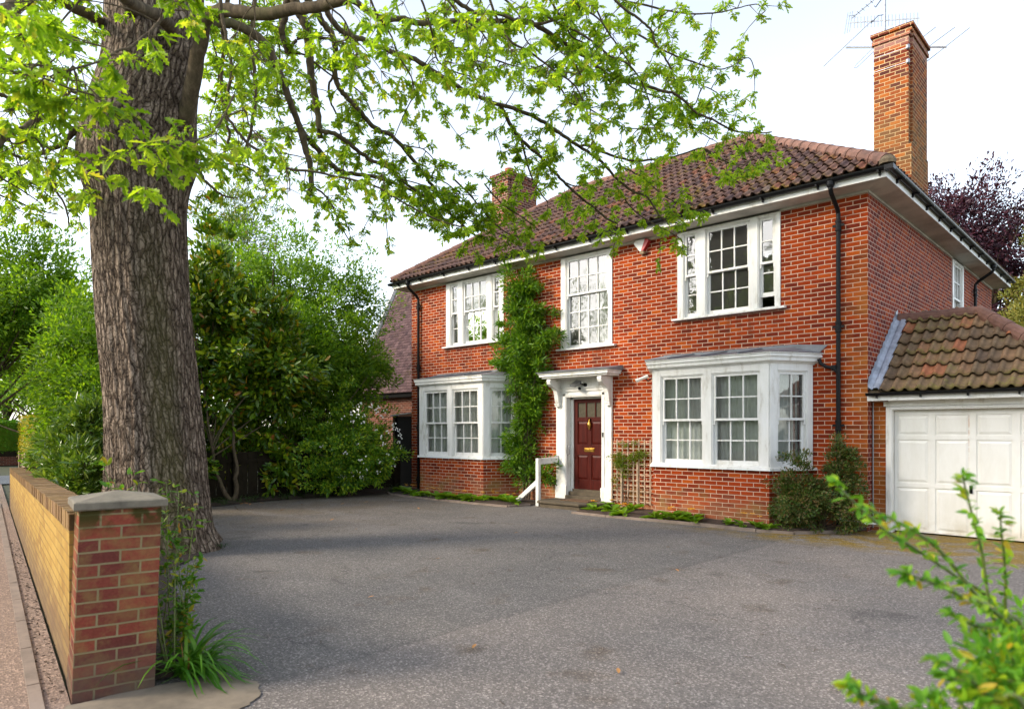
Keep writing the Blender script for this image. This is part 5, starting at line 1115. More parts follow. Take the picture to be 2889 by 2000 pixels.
for tw, P in LIMBS:
    Q = smooth(P, 5)
    jit = rng.normal(size=(len(Q), 3)) * np.minimum(.006, Q[:, 3:4] * .2)
    Q[:, :3] += jit
    lt.add(Q[:, :3], np.maximum(Q[:, 3], .006), 9 if Q[0, 3] > .04 else 6)
    nodes.append(Q[2:])
    if tw:
        seg = np.linalg.norm(np.diff(Q[:, :3], axis=0), axis=1); L = np.concatenate([[0], np.cumsum(seg)])
        n = int(L[-1] * tw * 13)
        for t in rng.uniform(.12, 1, n) * L[-1]:
            c = np.array([np.interp(t, L, Q[:, a]) for a in range(3)])
            o = rdir(1)[0] * np.array([1, 1, .75]) * rng.uniform(.08, .70) + np.array([0, 0, -.12])
            targets.append(c + o); tsize.append(1.0)
for k in range(9):      # limbs of the upper crown, above the picture
    a = -2.9 + k * .42; Lh = random.uniform(4, 6.5); z0 = random.uniform(8, 10.5); rise = random.uniform(1.5, 4)
    P = [(-6.6 + math.cos(a) * Lh * t, -8.6 + math.sin(a) * Lh * t, z0 + rise * t ** .7 + .3 * math.sin(5 * t + k), .16 * (1 - t) + .03) for t in (0, .2, .4, .6, .8, 1)]
    Q = smooth(P, 4); lt.add(Q[:, :3], Q[:, 3], 7); nodes.append(Q[6:])
    for _ in range(34):
        p = Q[rng.integers(5, len(Q)), :3]; targets.append(p + rdir(1)[0] * rng.uniform(.3, 1.3)); tsize.append(1.9)
NN = np.concatenate(nodes)[:, :3]
tt = Tubes(); RC, RD, RS = [], [], []
order = np.argsort([np.min(np.linalg.norm(NN - t, axis=1)) for t in targets])
NNl = NN
for oi in order:
    t = targets[oi]
    dd = np.linalg.norm(NNl - t, axis=1) + 0.6 * np.maximum(0, t[2] - NNl[:, 2] - .1)
    b = NNl[np.argmin(dd)]
    Lg = np.linalg.norm(t - b); n = 5; u = np.linspace(0, 1, n)[:, None]
    mid = (b + t) / 2 + rdir(1)[0] * .16 * Lg + np.array([0, 0, .10 * Lg])
    P = (1 - u) ** 2 * b + 2 * u * (1 - u) * mid + u * u * t
    tt.add(P, np.linspace(.0075, .0025, n) * (1.5 if tsize[oi] > 1.5 else 1), 4)
    NNl = np.concatenate([NNl, P[2:4]])
    dr = unit(P[-1] - P[-2])
    for w in (1.0, .8, .55):
        c = P[-1] * w + P[1] * (1 - w) if w < 1 else P[-1]
        RC.append(c); RD.append(dr); RS.append(tsize[oi])
RC, RD, RS = np.array(RC), np.array(RD), np.array(RS)
lv1 = rosettes(RC, RD, 8, .090, .03); lv1 = (lv1[0], lv1[1], lv1[2], lv1[3] * np.repeat(RS, 8))
NC, ND = [], []
for p in NEAR:
    p = np.array(p)
    dd = np.linalg.norm(NN - p, axis=1) + 1.2 * np.maximum(0, p[2] + .25 - NN[:, 2])
    b = NN[np.argmin(dd)]; Lg = np.linalg.norm(p - b)
    u = np.linspace(0, 1, 9)[:, None]; mid = (b + p) / 2 + np.array([0, 0, .22 * Lg]) + rdir(1)[0] * .1 * Lg
    P = (1 - u) ** 2 * b + 2 * u * (1 - u) * mid + u * u * p
    tt.add(P, np.linspace(.006, .0025, 9), 5)
    dr = unit(P[-1] - P[-2])
    for _ in range(4):
        e = p + (rdir(1)[0] * np.array([1, 1, .6]) * .13 + dr * .05); c = np.linspace(0, 1, 3)[:, None]
        tt.add(P[-2] * (1 - c) + e * c, np.linspace(.004, .002, 3), 4)
        NC.append(e); ND.append(unit(e - P[-2]))
lv2 = rosettes(np.array(NC), np.array(ND), 8, .104, .02, .6)
lt.build('limbs', 'limb', OT); tt.build('twigs', 'limb', OT)
L_ = joinl(lv1, lv2)
va = np.array([-4.2, -.1, 5.38]) - np.array(CAM); tl_ = np.clip(((L_[0] - np.array(CAM)) @ va) / (va @ va), 0, 1)
L_ = tuple(a[np.linalg.norm(L_[0] - (np.array(CAM) + tl_[:, None] * va), axis=1) > .30] for a in L_)   # a gap in the spray where the alarm box shows
leaf_obj('crown', *L_, OAK, 'oakleaf', OT, fold=.3, curl=.25)
print('oak leaves', len(L_[0]), 'targets', len(targets))

# ------------------------------------------------------------------ street wall with pier
GWALL = thing('garden_wall', 'low yellowish brick garden wall with square capped pier along the pavement', 'wall', (-1.2, WX(-1.2), 0))
wf = Fr((-1.52, WX(-1.52) + .022), (-13.0, WX(-14.55) - WX(-1.55)))      # runs away from the pier; n points towards the garden
LW = 13.15; TH = .225
def ztop(u): return 1.10 - (1.10 - .84) * u / LW
wb = MB()
for a, b in [(LW * i / 10, LW * (i + 1) / 10) for i in range(10)]:
    z = [ztop(a) - .112, ztop(b) - .112]
    wb.add([wf.p(a, 0, -.05), wf.p(b, 0, -.05), wf.p(b, 0, z[1]), wf.p(a, 0, z[0]), wf.p(a, TH, -.05), wf.p(b, TH, -.05), wf.p(b, TH, z[1]), wf.p(a, TH, z[0])], [(0, 1, 2, 3), (5, 4, 7, 6), (3, 2, 6, 7)])
wb.quad(wf.p(0, 0, -.05), wf.p(0, TH, -.05), wf.p(0, TH, ztop(0) - .112), wf.p(0, 0, ztop(0) - .112))
rb = MB(); e0 = wf.p(LW, 0, 0); rf_ = Fr((e0[0], e0[1]), (.167, .986)); rf_.box(rb, 0.0, 3.2, -.11, .11, -.05, ztop(LW))
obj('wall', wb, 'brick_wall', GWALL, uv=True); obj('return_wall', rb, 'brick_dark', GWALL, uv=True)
cb = MB(); nb = int(LW / .076)
for i in range(nb):
    a = i * LW / nb; b = a + LW / nb - .006; z = ztop(a); h = random.uniform(-.005, .005); o = random.uniform(-.004, .004)
    wf.box(cb, a, b, -.002 + o, TH + .002 + o, z - .108, z + h)
def mat_coping():
    t = NT("mossy_coping_brick"); p = t.pos()
    r = t.n("NewGeometry").outputs["Random Per Island"]
    c = t.ramp(r, [(0, (0.20, 0.105, 0.040)), (.5, (0.255, 0.145, 0.052)), (1, (0.31, 0.185, 0.065))])
    nz_ = t.sep(t.n("NewGeometry").outputs["Normal"])[2]
    k = t.math('MULTIPLY', mr(t, nz_, .5, .9), mr(t, t.noise(p, 9, 5, .7), .35, .55))
    c = t.mix(t.math('MULTIPLY', k, .9), c, (0.12, 0.065, 0.016))
    t.bs(Base_Color=c, Roughness=.95); t.bump(t.noise(p, 60, 4), .6, .006); return t.m
obj('coping', cb, mat_coping(), GWALL)
cm = MB(); 
for a, b in [(LW * i / 10, LW * (i + 1) / 10) for i in range(10)]:
    P = wf.p; cm.hexa([P(a, .004, ztop(a) - .11), P(b, .004, ztop(b) - .11), P(b, TH - .004, ztop(b) - .11), P(a, TH - .004, ztop(a) - .11), P(a, .004, ztop(a) - .007), P(b, .004, ztop(b) - .007), P(b, TH - .004, ztop(b) - .007), P(a, TH - .004, ztop(a) - .007)])
obj('coping_mortar', cm, 'mort', GWALL)
pa = Vector((-1.185, -10.945)); pd = Vector((.19, .982)); pw = Vector((-.982, .19)); S_ = .445; HP = 1.145
def pp(a, b, z): q = pa + pd * (a + .040 * z / HP) + pw * b; return (q.x, q.y, z)
pm = MB(); n = 12
for i in range(n):
    z0, z1 = -.05 + (HP + .05) * i / n, -.05 + (HP + .05) * (i + 1) / n
    c = [(0, 0), (S_, 0), (S_, S_), (0, S_)]
    for (a, b), (e, f) in zip(c, c[1:] + c[:1]): pm.quad(pp(a, b, z0), pp(e, f, z0), pp(e, f, z1), pp(a, b, z1))
PIER = obj('pier', pm, 'brick_pier', GWALL, uv=True)
uvl = PIER.data.uv_layers[0].data
for pl in PIER.data.polygons:
    for li in pl.loop_indices:
        c = PIER.data.vertices[PIER.data.loops[li].vertex_index].co; q = Vector((c.x, c.y)) - pa
        u = q.dot(pd) - .04 * c.z / HP; w = q.dot(pw)
        uvl[li].uv = (u if abs(pl.normal.x) > .7 else w + .1125, c.z + .01)
cp = MB(); o = .032
def cc(a, b, z): return pp(a, b, z)
ring = lambda e, z: [cc(-e, -e, z), cc(S_ + e, -e, z), cc(S_ + e, S_ + e, z), cc(-e, S_ + e, z)]
cp.add(ring(o - .008, HP) + ring(o, HP + .008) + ring(o, HP + .045) + ring(o - .01, HP + .052) + [cc(S_ / 2, S_ / 2, HP + .10)],
       [(3, 2, 1, 0)] + [(k * 4 + i, k * 4 + (i + 1) % 4, k * 4 + 4 + (i + 1) % 4, k * 4 + 4 + i) for k in range(3) for i in range(4)] + [(12 + i, 12 + (i + 1) % 4, 16) for i in range(4)])
obj('cap', cp, 'cap', PIER)

# ------------------------------------------------------------------ things fixed to the house front
e = thing('alarm_box', 'white and red wedge shaped alarm box high on the brick front', 'alarm', (-4.23, 0, 5.35))
w = MB()
def poly_prism(mb, pts, n0, n1):
    k = len(pts); mb.add([F.p(u, n1, z) for u, z in pts] + [F.p(u, n0, z) for u, z in pts], [tuple(range(k)), tuple(range(2 * k - 1, k - 1, -1))] + [(i, (i + 1) % k, (i + 1) % k + k, i + k) for i in range(k)])
poly_prism(w, [(-4.27, 5.27), (-4.235, 5.27), (-4.145, 5.50), (-4.36, 5.50), (-4.41, 5.44)], 0, .10); obj('cover', w, 'whitepl', e)
w = MB(); poly_prism(w, [(-4.234, 5.27), (-4.19, 5.27), (-4.06, 5.44), (-4.10, 5.50), (-4.144, 5.50)], 0, .098); obj('side_lens', w, 'redpl', e)
w = MB(); poly_prism(w, [(-4.275, 5.215), (-4.185, 5.215), (-4.185, 5.268), (-4.275, 5.268)], 0, .085); obj('strobe', w, 'palewood', e)
e = thing('security_light', 'small black security floodlight on the white panel above the front door', 'floodlight', (-5.75, -.06, 2.63))
w = MB(); w.hexa([(-5.93, -.27, 2.60), (-5.76, -.30, 2.57), (-5.74, -.14, 2.63), (-5.91, -.11, 2.66), (-5.93, -.28, 2.635), (-5.76, -.31, 2.605), (-5.73, -.12, 2.72), (-5.90, -.09, 2.74)]); obj('lamp_head', w, 'steel', e)
w = MB(); w.tube([(-5.74, -.05, 2.64), (-5.70, -.12, 2.65), (-5.76, -.16, 2.66)], .016, 8); w.tube([(-5.67, -.05, 2.63), (-5.67, -.075, 2.63)], .04, 10); w.lathe((-5.745, -.17, 2.54), [(.015, -.025), (.034, -.01), (.034, .02), (.02, .04)], 10); obj('bracket', w, 'black', e)
w = MB(); w.lathe((-5.70, -.13, 2.675), [(.01, -.02), (.022, 0), (.015, .018)], 8); obj('bulb', w, 'whitepl', e)
e = thing('security_camera', 'small white security camera under the left end of right bay cornice', 'camera', (-4.02, -.2, 2.68))
w = MB(); w.tube([(-4.17, -.33, 2.635), (-3.99, -.22, 2.72)], .034, 10).tube([(-4.195, -.345, 2.625), (-4.15, -.317, 2.647)], .038, 10); obj('housing', w, 'whitepl', e)
w = MB(); w.tube([(-4.04, -.24, 2.68), (-4.0, -.20, 2.62), (-3.98, -.16, 2.66), (-3.97, -.02, 2.70)], .014, 8); obj('bracket', w, 'black', e)
e = thing('handrail', 'white wooden handrail with angled brace beside the front door step', 'handrail', (-6.46, -.7, 0))
w = MB(); w.box(-6.505, -6.425, -.745, -.665, -.03, 1.035); obj('post', w, 'white', e, bevel=.004)
w = MB(); w.hexa([(-6.50, -.664, .90), (-6.43, -.664, .90), (-6.43, -.055, .92), (-6.50, -.055, .92), (-6.50, -.664, 1.03), (-6.43, -.664, 1.03), (-6.43, -.055, 1.05), (-6.50, -.055, 1.05)]); obj('rail', w, 'white', e, bevel=.004)
w = MB(); w.hexa([(-7.10, -.74, .0), (-6.507, -.74, .44), (-6.507, -.67, .44), (-7.10, -.67, .0), (-7.10, -.74, .12), (-6.507, -.74, .56), (-6.507, -.67, .56), (-7.10, -.67, .12)]); obj('brace', w, 'white', e, bevel=.004)
w = MB(); w.box(-6.52, -6.41, -.056, -.052, .85, 1.08); obj('wall_plate', w, 'steel', e)
dm = MB(); dm.box(-6.02, -5.28, -.50, -.12, .136, .152); tag(obj('doormat', dm, 'mat', bevel=.004), 'brown coir doormat lying on the stone front doorstep', 'doormat')
e = thing('trellis', 'square wooden trellis panel against the wall between front door and right bay', 'trellis', (-4.48, -.06, .1))
w = MB()
for i in range(8):
    x = -4.955 + i * .133
    w.box(x - .012, x + .012, -.092, -.077, .14, 1.46)
for i in range(12):
    z = .19 + i * .108; w.box(-4.97, -4.01, -.076, -.062, z - .011, z + .011)
obj('lattice', w, 'trellis', e)
w = MB(); w.box(-4.72, -4.69, -.115, -.093, .0, .95).box(-4.33, -4.30, -.115, -.093, .0, 1.0); obj('stake', w, 'trellis', e)
# curtains
def curtain(name, fr, u0, u1, n, z0, z1, mat, amp=.02, wl=.11, seed=0):
    m = max(8, int((u1 - u0) / .014)); us = np.linspace(u0, u1, m); rg = random.Random(seed)
    ph = np.cumsum(np.array([rg.uniform(.6, 1.4) for _ in us])) * (us[1] - us[0]) / wl * 2 * math.pi
    mb = MB(); 
    for u, p in zip(us, ph):
        for z in (z0, (z0 + z1) / 2, z1):
            d = amp * math.sin(p + .3 * (z - z0)) * (1.1 - .3 * (z - z0) / (z1 - z0)); mb.v.append(fr.p(u, n + d, z))
    for i in range(m - 1):
        for j in (0, 1): mb.f.append((i * 3 + j, i * 3 + 3 + j, i * 3 + 4 + j, i * 3 + 1 + j))
    return mb
def net(label, bayf, mat='net'):
    faces, lens = bayf; mb = MB()
    for q in (1, 2, 0):
        c = curtain('c', faces[q], .06, lens[q] - .06, -.20, 1.02, 2.70, mat, seed=q); mb.add(c.v, c.f)
    return tag(obj('net_curtain', mb, 'net', smooth=True), label, 'curtain')
net('pale grey net curtain hanging inside the left ground floor bay window', BL)
net('pale net curtain hanging inside the right ground floor bay window', BR)
for q, a, b, lab in ((1, .10, .36, 'dusky red curtain at the left end inside the right bay'), (2, .55, .78, 'dusky red curtain in the angled side light of right bay')):
    tag(obj('curtain', curtain('c', BR[0][q], a, b, -.30 if q == 1 else -.185, 1.02, 2.70, 'redc', .03, .09, q), 'redc', smooth=True), lab, 'curtain')
tag(obj('curtain', curtain('c', F, -10.2, -8.35, -.26, 3.9, 5.45, 'greenc', .03, .16, 5), 'greenc', smooth=True), 'pale green curtain inside the upper left window of the house', 'curtain')
tag(obj('curtain', curtain('c', F, -5.62, -5.10, -.30, 3.5, 5.45, 'greenc', .03, .13, 6), 'greenc', smooth=True), 'pale green curtain inside the tall upper window above the front door', 'curtain')

# ------------------------------------------------------------------ aerials
e = thing('tv_aerial', 'grey metal mast with two toothed television aerials behind the tall chimney', 'aerial', (-.92, 4.3, 9.6))
w = MB(); w.tube([(-.92, 4.3, 9.3), (-.92, 4.3, 11.3)], .024, 8); obj('mast', w, 'steel', e)
w = MB(); w.tube([(-1.66, 4.36, 10.74), (-.24, 4.24, 10.22)], .010, 6)
a, b = Vector((-1.66, 4.36, 10.74)), Vector((-.24, 4.24, 10.22))
for i in range(19):
    p = a.lerp(b, (i + 1.5) / 20); w.tube([p - Vector((0, 0, .12)), p + Vector((0, 0, .12))], .0055, 5)
for dx in (-.05, 0, .05): w.tube([a + Vector((dx - .05, .05 * dx, -.2)), a + Vector((dx + .02, 0, .24))], .006, 5)
w.tube([a + Vector((-.02, 0, .16)), a + Vector((.16, 0, .12))], .006, 5)
obj('yagi', w, 'steel', e)
w = MB(); a, b = Vector((-1.62, 4.36, 10.82)), Vector((-.35, 4.25, 11.35)); w.tube([a, b], .010, 6)
for i in range(14):
    p = a.lerp(b, (i + .7) / 14); w.tube([p - Vector((.0, .11, .02)), p + Vector((0, .11, .02))], .0055, 5)
obj('yagi', w, 'steel', e)
w = MB(); w.tube([(-.92, 4.3, 10.98), (-1.0, 4.28, 10.93), (-1.1, 4.28, 10.82), (-1.12, 4.28, 10.86)], .010, 5); obj('cable', w, 'black', e)
w = MB(); w.tube([(-.92, 4.3, 10.60), (-1.05, 4.28, 10.62), (-1.2, 4.3, 10.52)], .008, 5); obj('cable', w, 'black', e)
e = thing('radio_aerial', 'large radio aerial of four long slanting rods on a level boom behind chimney', 'aerial', (-.76, 4.45, 9.9))
w = MB(); w.tube([(-1.74, 4.38, 10.23), (.22, 4.38, 9.50)], .018, 6); obj('boom', w, 'steel', e)
w = MB()
def rod(p, q): w.tube([p, q], .008, 5)
rod((-2.2, 4.3, 9.96 - .02), (-1.16, 4.3, 10.58)); rod((-.42, 4.4, 9.2), (.62, 4.38, 9.74)); rod((-.9, 4.4, 9.28), (.36, 4.4, 9.86)); rod((-1.2, 4.4, 9.4), (.02, 4.4, 10.0))
w.tube([(-1.0, 4.36, 10.12), (-1.52, 4.36, 9.76), (-1.56, 4.36, 9.70), (-1.5, 4.36, 9.69), (-1.0, 4.36, 10.02)], .006, 5); obj('element', w, 'steel', e)
st = MB(); st.box(-.78, -.13, 2.992, 2.997, 8.805, 8.813).box(-.78, -.13, 2.992, 2.997, 9.085, 9.093)
for z in (8.81, 9.09): st.lathe((-.15, 2.985, z), [(.02, -.05), (.035, -.03), (.035, .03), (.02, .05)], 8)
obj('lashing_wire', st, 'steel', e)

# ------------------------------------------------------------------ planting by the house
def plant(name, label, cat, base, leaves, half, mat, stem_targets=None, r0=.02, r1=.004, stem_mat='stemb', group=None, leafname='foliage', n_st=14, **k):
    e = thing(name, label, cat, base, group)
    leaf_obj(leafname, *leaves, half, mat, e, **k)
    if stem_targets is not None and len(stem_targets):
        tb = Tubes(); pick = rng.permutation(len(stem_targets))[:n_st]
        stems(tb, base, [stem_targets[i] for i in pick], r0, r1)
        tb.build('stems', stem_mat, e)
    return e
# climber on the front wall: stack of uneven clumps, wide above, narrow below
parts, cc_ = [], []
for cx_, cz_, rx_, rz_, n_ in ((-7.45, 5.0, .55, .50, 26), (-7.35, 4.35, .72, .55, 36), (-7.3, 3.75, .88, .55, 44), (-7.55, 3.3, .85, .5, 38), (-7.25, 2.9, .62, .45, 28), (-7.2, 2.35, .45, .5, 28), (-7.3, 1.8, .42, .5, 26), (-7.42, 1.25, .48, .48, 26), (-6.55, 3.75, .28, .3, 8), (-7.0, .6, .35, .35, 10), (-7.5, .8, .3, .3, 10)):
    a, c = bush((cx_, -.20, cz_), (rx_ * 1.12, .26, rz_), n_, 90, .115, .19, cx_ * 3, .1, .2, .35, .25, cut=lambda p: p[:, 1] < -.02)
    parts.append(a); cc_.append(c)
cl = thing('wall_climber', 'dense green evergreen climber trained up the brick front beside the door', 'climbing plant', (-7.3, -.25, 0))
leaf_obj('foliage', *joinl(*parts), SLIM, 'climb', cl)
tb = Tubes()
for k in range(3):
    P = smooth([(-7.32 + k * .07, -.22, 0), (-7.36 + k * .10, -.20, .45), (-7.42 + k * .12, -.16, .9), (-7.3, -.12, 1.8), (-7.25 + .1 * k, -.12, 2.8), (-7.3, -.1, 4.2)], 4); tb.add(P, np.linspace(.032, .012, len(P)), 7)
stems(tb, (-7.3, -.2, .5), np.concatenate(cc_)[::9], .012, .003); tb.build('stems', 'stemb', cl)
a, c1 = bush((-.78, -.80, .50), (.62, .50, .60), 160, 84, .048, .13, 1.3, .03, .35, .5, .25, cut=lambda p: (p[:, 1] < -.02) & ((p[:, 0] + 1.30) * .868 - (p[:, 1] + .76) * .497 > .02))
b, c2 = bush((-.28, -.42, .92), (.36, .32, .52), 70, 84, .048, .12, 2.3, .03, .3, .5, .3, cut=lambda p: (p[:, 1] < -.03) | (p[:, 0] > .05))
c, c3 = bush((-.12, -.5, .3), (.3, .3, .34), 26, 70, .044, .12, 3.3, .03, .3, .5, .3, cut=lambda p: (p[:, 1] < -.03) | (p[:, 0] > .05))
plant('cotoneaster_bush', 'spreading dark green and brownish bush in the bed at right corner of the house', 'bush', (-.6, -.5, 0), joinl(a, b, c), OVAL, 'coton', np.concatenate([c1, c2, c3]), .014, .003, n_st=40)
a, c1 = bush((-4.72, -.12, 1.02), (.28, .05, .44), 40, 30, .040, .11, 0, .1, .1, .4, .2)
b, c2 = bush((-4.32, -.12, 1.12), (.30, .05, .30), 32, 28, .040, .10, 2, .1, .1, .4, .2)
c, c3 = bush((-4.80, -.12, .60), (.12, .05, .3), 7, 20, .04, .10, 2, .1, .1, .4, .2)
plant('trellis_climber', 'thin yellow-green climber spreading over the wooden trellis', 'climbing plant', (-4.6, -.09, 0), joinl(a, b, c), OVAL, 'trell_leaf', np.concatenate([c1, c2, c3]), .006, .002, n_st=5)

def primula(label, group, x, y, s, yellow=1):
    e = thing('primula', label, 'flower', (x, y, .06), group)
    n = 16; an = rng.uniform(0, 6.28, n); ax = np.stack([np.cos(an), np.sin(an), rng.uniform(.25, 1.3, n)], 1)
    P = np.array([x, y, .05]) + ax * .015
    leaf_obj('leaves', P, ax, np.tile([0, 0, 1.0], (n, 1)), rng.uniform(.10, .17, n) * s, [(0, 0), (.16, .3), (.24, .6), (.16, .88), (0, 1)], 'primula_leaf', e, curl=.45)
    if yellow:
        mb = MB()
        for _ in range(yellow * 2):
            c = Vector((x + random.uniform(-.07, .07), y + random.uniform(-.07, .07), .22 + random.uniform(0, .05)))
            for q in range(5):
                t = q * 1.257 + random.random() * .2; r = .046
                d = Vector((math.cos(t), math.sin(t), .25)); w = Vector((-math.sin(t), math.cos(t), 0))
                mb.add([c, c + d * r * .7 + w * r * .55, c + d * r * 1.15, c + d * r * .7 - w * r * .55], [(0, 1, 2, 3)])
        tag(obj('flowers', mb, 'petal_y', e), None, None)
    return e
for i, (x, y) in enumerate([(-11.11, -.85), (-10.72, -1.0), (-10.38, -1.08), (-9.85, -1.22), (-9.55, -1.15), (-9.15, -1.28), (-8.8, -1.3), (-8.5, -1.2), (-8.25, -1.22), (-7.98, -1.25), (-7.72, -1.18), (-7.55, -.95), (-7.15, -1.0), (-6.95, -1.08)]):
    primula('low yellow primula clump in the narrow bed before left bay', 'primulas in the left bed', x, y, 1.7, i % 3)
for i, (x, y) in enumerate([(-4.72, -1.02), (-4.95, -.42), (-4.41, -.83), (-3.93, -1.15), (-4.25, -.38), (-3.25, -1.15), (-3.02, -1.0), (-2.8, -1.12), (-2.6, -1.0), (-2.43, -1.15), (-1.85, -1.05), (-1.6, -1.1), (-1.36, -1.08), (-1.17, -1.1)]):
    primula('low primula clump in the soil bed before the right bay', 'primulas in the right bed', x, y, 1.65 if i < 9 else 1.1, (2, 0, 1, 4, 0, 0, 2, 0, 3, 0, 0, 1, 1, 0)[i])
def blades(base, n, length, spread, width, seed_dir=None, droop=1.0, zb=.02):
    """arching strap leaves as 6-vertex strips"""
    V, Fc = [], []; base = np.asarray(base, float)
    for i in range(n):
        a = random.uniform(0, 6.28); d = np.array([math.cos(a), math.sin(a), 0])
        if seed_dir is not None: d = unit(d * .8 + np.array(seed_dir) * random.uniform(0, 1.2))
        L = length * random.uniform(.55, 1.15); b = base[i % len(base)] if base.ndim == 2 else base
        b = b + np.array([random.uniform(-spread, spread), random.uniform(-spread, spread), zb]); w = np.array([-d[1], d[0], 0]) * width * random.uniform(.7, 1.2)
        el = random.uniform(.5, 1.3); k = len(V); p = b.copy(); m = 7
        for j in range(m):
            t = j / (m - 1); ww = w * (1 - t ** 2.2) * (.6 + .4 * min(1, t * 4)) + 1e-4
            V += [p - ww, p + ww]
            e2 = el - droop * 2.0 * t
            p = p + (d * math.cos(e2) + np.array([0, 0, 1.0]) * math.sin(e2)) * L / (m - 1)
            p[2] = max(p[2], b[2] - .01 if t < .3 else .015)
        for j in range(m - 1): Fc.append((k + 2 * j, k + 2 * j + 1, k + 2 * j + 3, k + 2 * j + 2))
    return V, Fc
e = thing('daylily_clump', 'clump of long arching green strap leaves at the foot of the brick pier', 'plant', (-1.12, -10.28, 0))
np_mesh('blades', *blades((-1.12, -10.28, 0), 120, .56, .08, .0125, (.55, .75, 0)), 'blade', e)
np_mesh('dry_stalk', *blades((-1.10, -10.3, 0), 4, .5, .05, .005, (.3, .3, 0), .25), 'dead', e)
tag(np_mesh('weed_tuft', *blades((-6.0, -7.95, 0), 30, .22, .08, .006), 'grassb'), 'tuft of dark grass growing against the foot of the oak trunk', 'grass tuft')
tag(np_mesh('grass_clump', *blades((-11.25, -.95, 0), 110, .5, .16, .007), 'grassb'), 'dark grassy clump beside the left house corner and downpipe', 'plant')
bb = np.array([(-11.75 + random.uniform(-.28, .22), y + random.uniform(-.3, .3), 0) for y in np.linspace(-6.9, -1.9, 40)] + [(-11.3 + .5 * i, -7.2 - .3 * i, 0) for i in range(8)])
tag(np_mesh('border_grass', *blades(bb, 900, .38, .1, .006), 'grassb'), None, None, kind='stuff')
# rose behind the pier
e = thing('rose_bush', 'thin stemmed rose bush with reddish young shoots behind the brick pier', 'bush', (-1.4, -10.3, 0))
tb = Tubes(); C_, D_ = [], []
for tgt in [(-1.75, -10.62, 1.42), (-1.72, -10.42, 1.28), (-1.60, -10.25, 1.25), (-1.46, -10.22, 1.20), (-1.40, -10.12, 1.15), (-1.36, -10.28, .95), (-1.34, -10.28, .75), (-1.28, -10.20, .62), (-1.32, -10.24, .45), (-1.5, -10.36, 1.05), (-1.9, -10.5, 1.28), (-1.36, -10.14, .75), (-1.35, -10.2, .3), (-1.3, -10.26, .25), (-1.5, -10.1, .5)]:
    b0 = np.array([-1.42 + random.uniform(-.15, .15), -10.25 + random.uniform(-.1, .1), .0]); t = np.array(tgt)
    P = smooth([b0, b0 * .6 + t * .4 + np.array([.03, -.02, .12]), t], 6); tb.add(P, np.linspace(.006, .002, len(P)), 5)
    for q in P[4:]:
        for _ in range(2): C_.append(q + rdir(1)[0] * .05); D_.append(unit(P[-1] - P[-3]) + rdir(1)[0] * .6)
tb.build('stems', 'stemg', e)
leaf_obj('foliage', *rosettes(C_, D_, 3, .058, .015), OVAL, 'rose', e)

# near bush at the right edge of the picture
FG = {
'a':[(3.244,-9.521,0.931),(3.175,-9.644,1.114),(3.110,-9.763,1.193),(3.021,-9.904,1.292),(2.984,-9.996,1.338),(2.918,-10.116,1.443),(2.907,-10.183,1.485)],
'b':[(3.267,-9.706,0.944),(3.229,-9.799,1.102),(3.190,-9.893,1.164),(3.129,-10.009,1.291),(3.088,-10.104,1.355),(3.056,-10.192,1.393),(3.011,-10.292,1.434)],
'c':[(3.259,-9.577,0.877),(3.198,-9.691,1.052),(3.188,-9.758,1.154),(3.185,-9.818,1.273),(3.177,-9.883,1.367),(3.168,-9.949,1.465),(3.172,-10.002,1.503)],
'd':[(3.244,-9.521,0.955),(3.214,-9.618,1.064),(3.220,-9.682,1.169),(3.225,-9.746,1.269),(3.228,-9.812,1.343),(3.236,-9.873,1.401)],
'e':[(3.313,-10.075,1.076),(3.258,-10.127,1.185),(3.198,-10.184,1.223),(3.154,-10.226,1.250),(3.110,-10.267,1.272),(3.101,-10.275,1.278)],
'f':[(3.346,-10.319,1.024),(3.300,-10.362,1.043),(3.266,-10.395,1.080),(3.237,-10.422,1.110),(3.208,-10.450,1.133)],
'h':[(3.189,-10.468,0.989),(3.147,-10.507,1.026),(3.104,-10.548,1.046),(3.082,-10.569,1.066),(3.067,-10.583,1.080)],
'i':[(3.331,-10.196,1.019),(3.267,-10.257,1.026),(3.241,-10.281,1.044),(3.199,-10.320,1.061)],
'j':[(3.316,-10.073,1.132),(3.261,-10.124,1.140),(3.220,-10.163,1.151),(3.176,-10.205,1.182)],
}
e = thing('near_bush', 'bright green arching bush close up at the right edge of driveway', 'bush', (3.42, -9.9, 0))
tb = Tubes(); C_, D_ = [], []
for k, P in FG.items():
    P = np.array(P); root = np.array([3.42 + random.uniform(-.06, .06), -9.9 + random.uniform(-.12, .12), 0])
    Q = smooth(np.concatenate([[root, (root + P[0]) / 2 + np.array([.03, 0, .1])], P]), 6)
    tb.add(Q, np.linspace(.0075, .0022, len(Q)), 6)
    for i in range(14, len(Q), 2):
        C_.append(Q[i]); D_.append(unit(Q[min(i + 1, len(Q) - 1)] - Q[i - 1]))
lvA = rosettes(C_, D_, 6, .034, .008, .55)
hb, hc = [], []
for c, r, n in (((3.33, -9.80, .95), (.10, .20, .30), 20), ((3.36, -10.02, .80), (.09, .22, .30), 26), ((3.33, -10.28, .72), (.10, .16, .28), 20), ((3.40, -9.9, .4), (.2, .3, .35), 24), ((3.26, -10.40, .86), (.07, .10, .16), 12), ((3.27, -10.2, 1.04), (.06, .13, .12), 16), ((3.30, -10.28, .93), (.07, .13, .14), 18), ((3.31, -10.06, 1.0), (.07, .14, .16), 16), ((3.22, -10.45, 1.0), (.05, .1, .08), 8)):
    a, cs = bush(c, r, n, 24, .036, .06, c[2] * 5, .03, .2, .4); hb.append(a); hc.append(cs)
stems(tb, (3.42, -9.9, 0), np.concatenate(hc)[::2], .006, .002)
tb.build('stems', 'stemg', e)
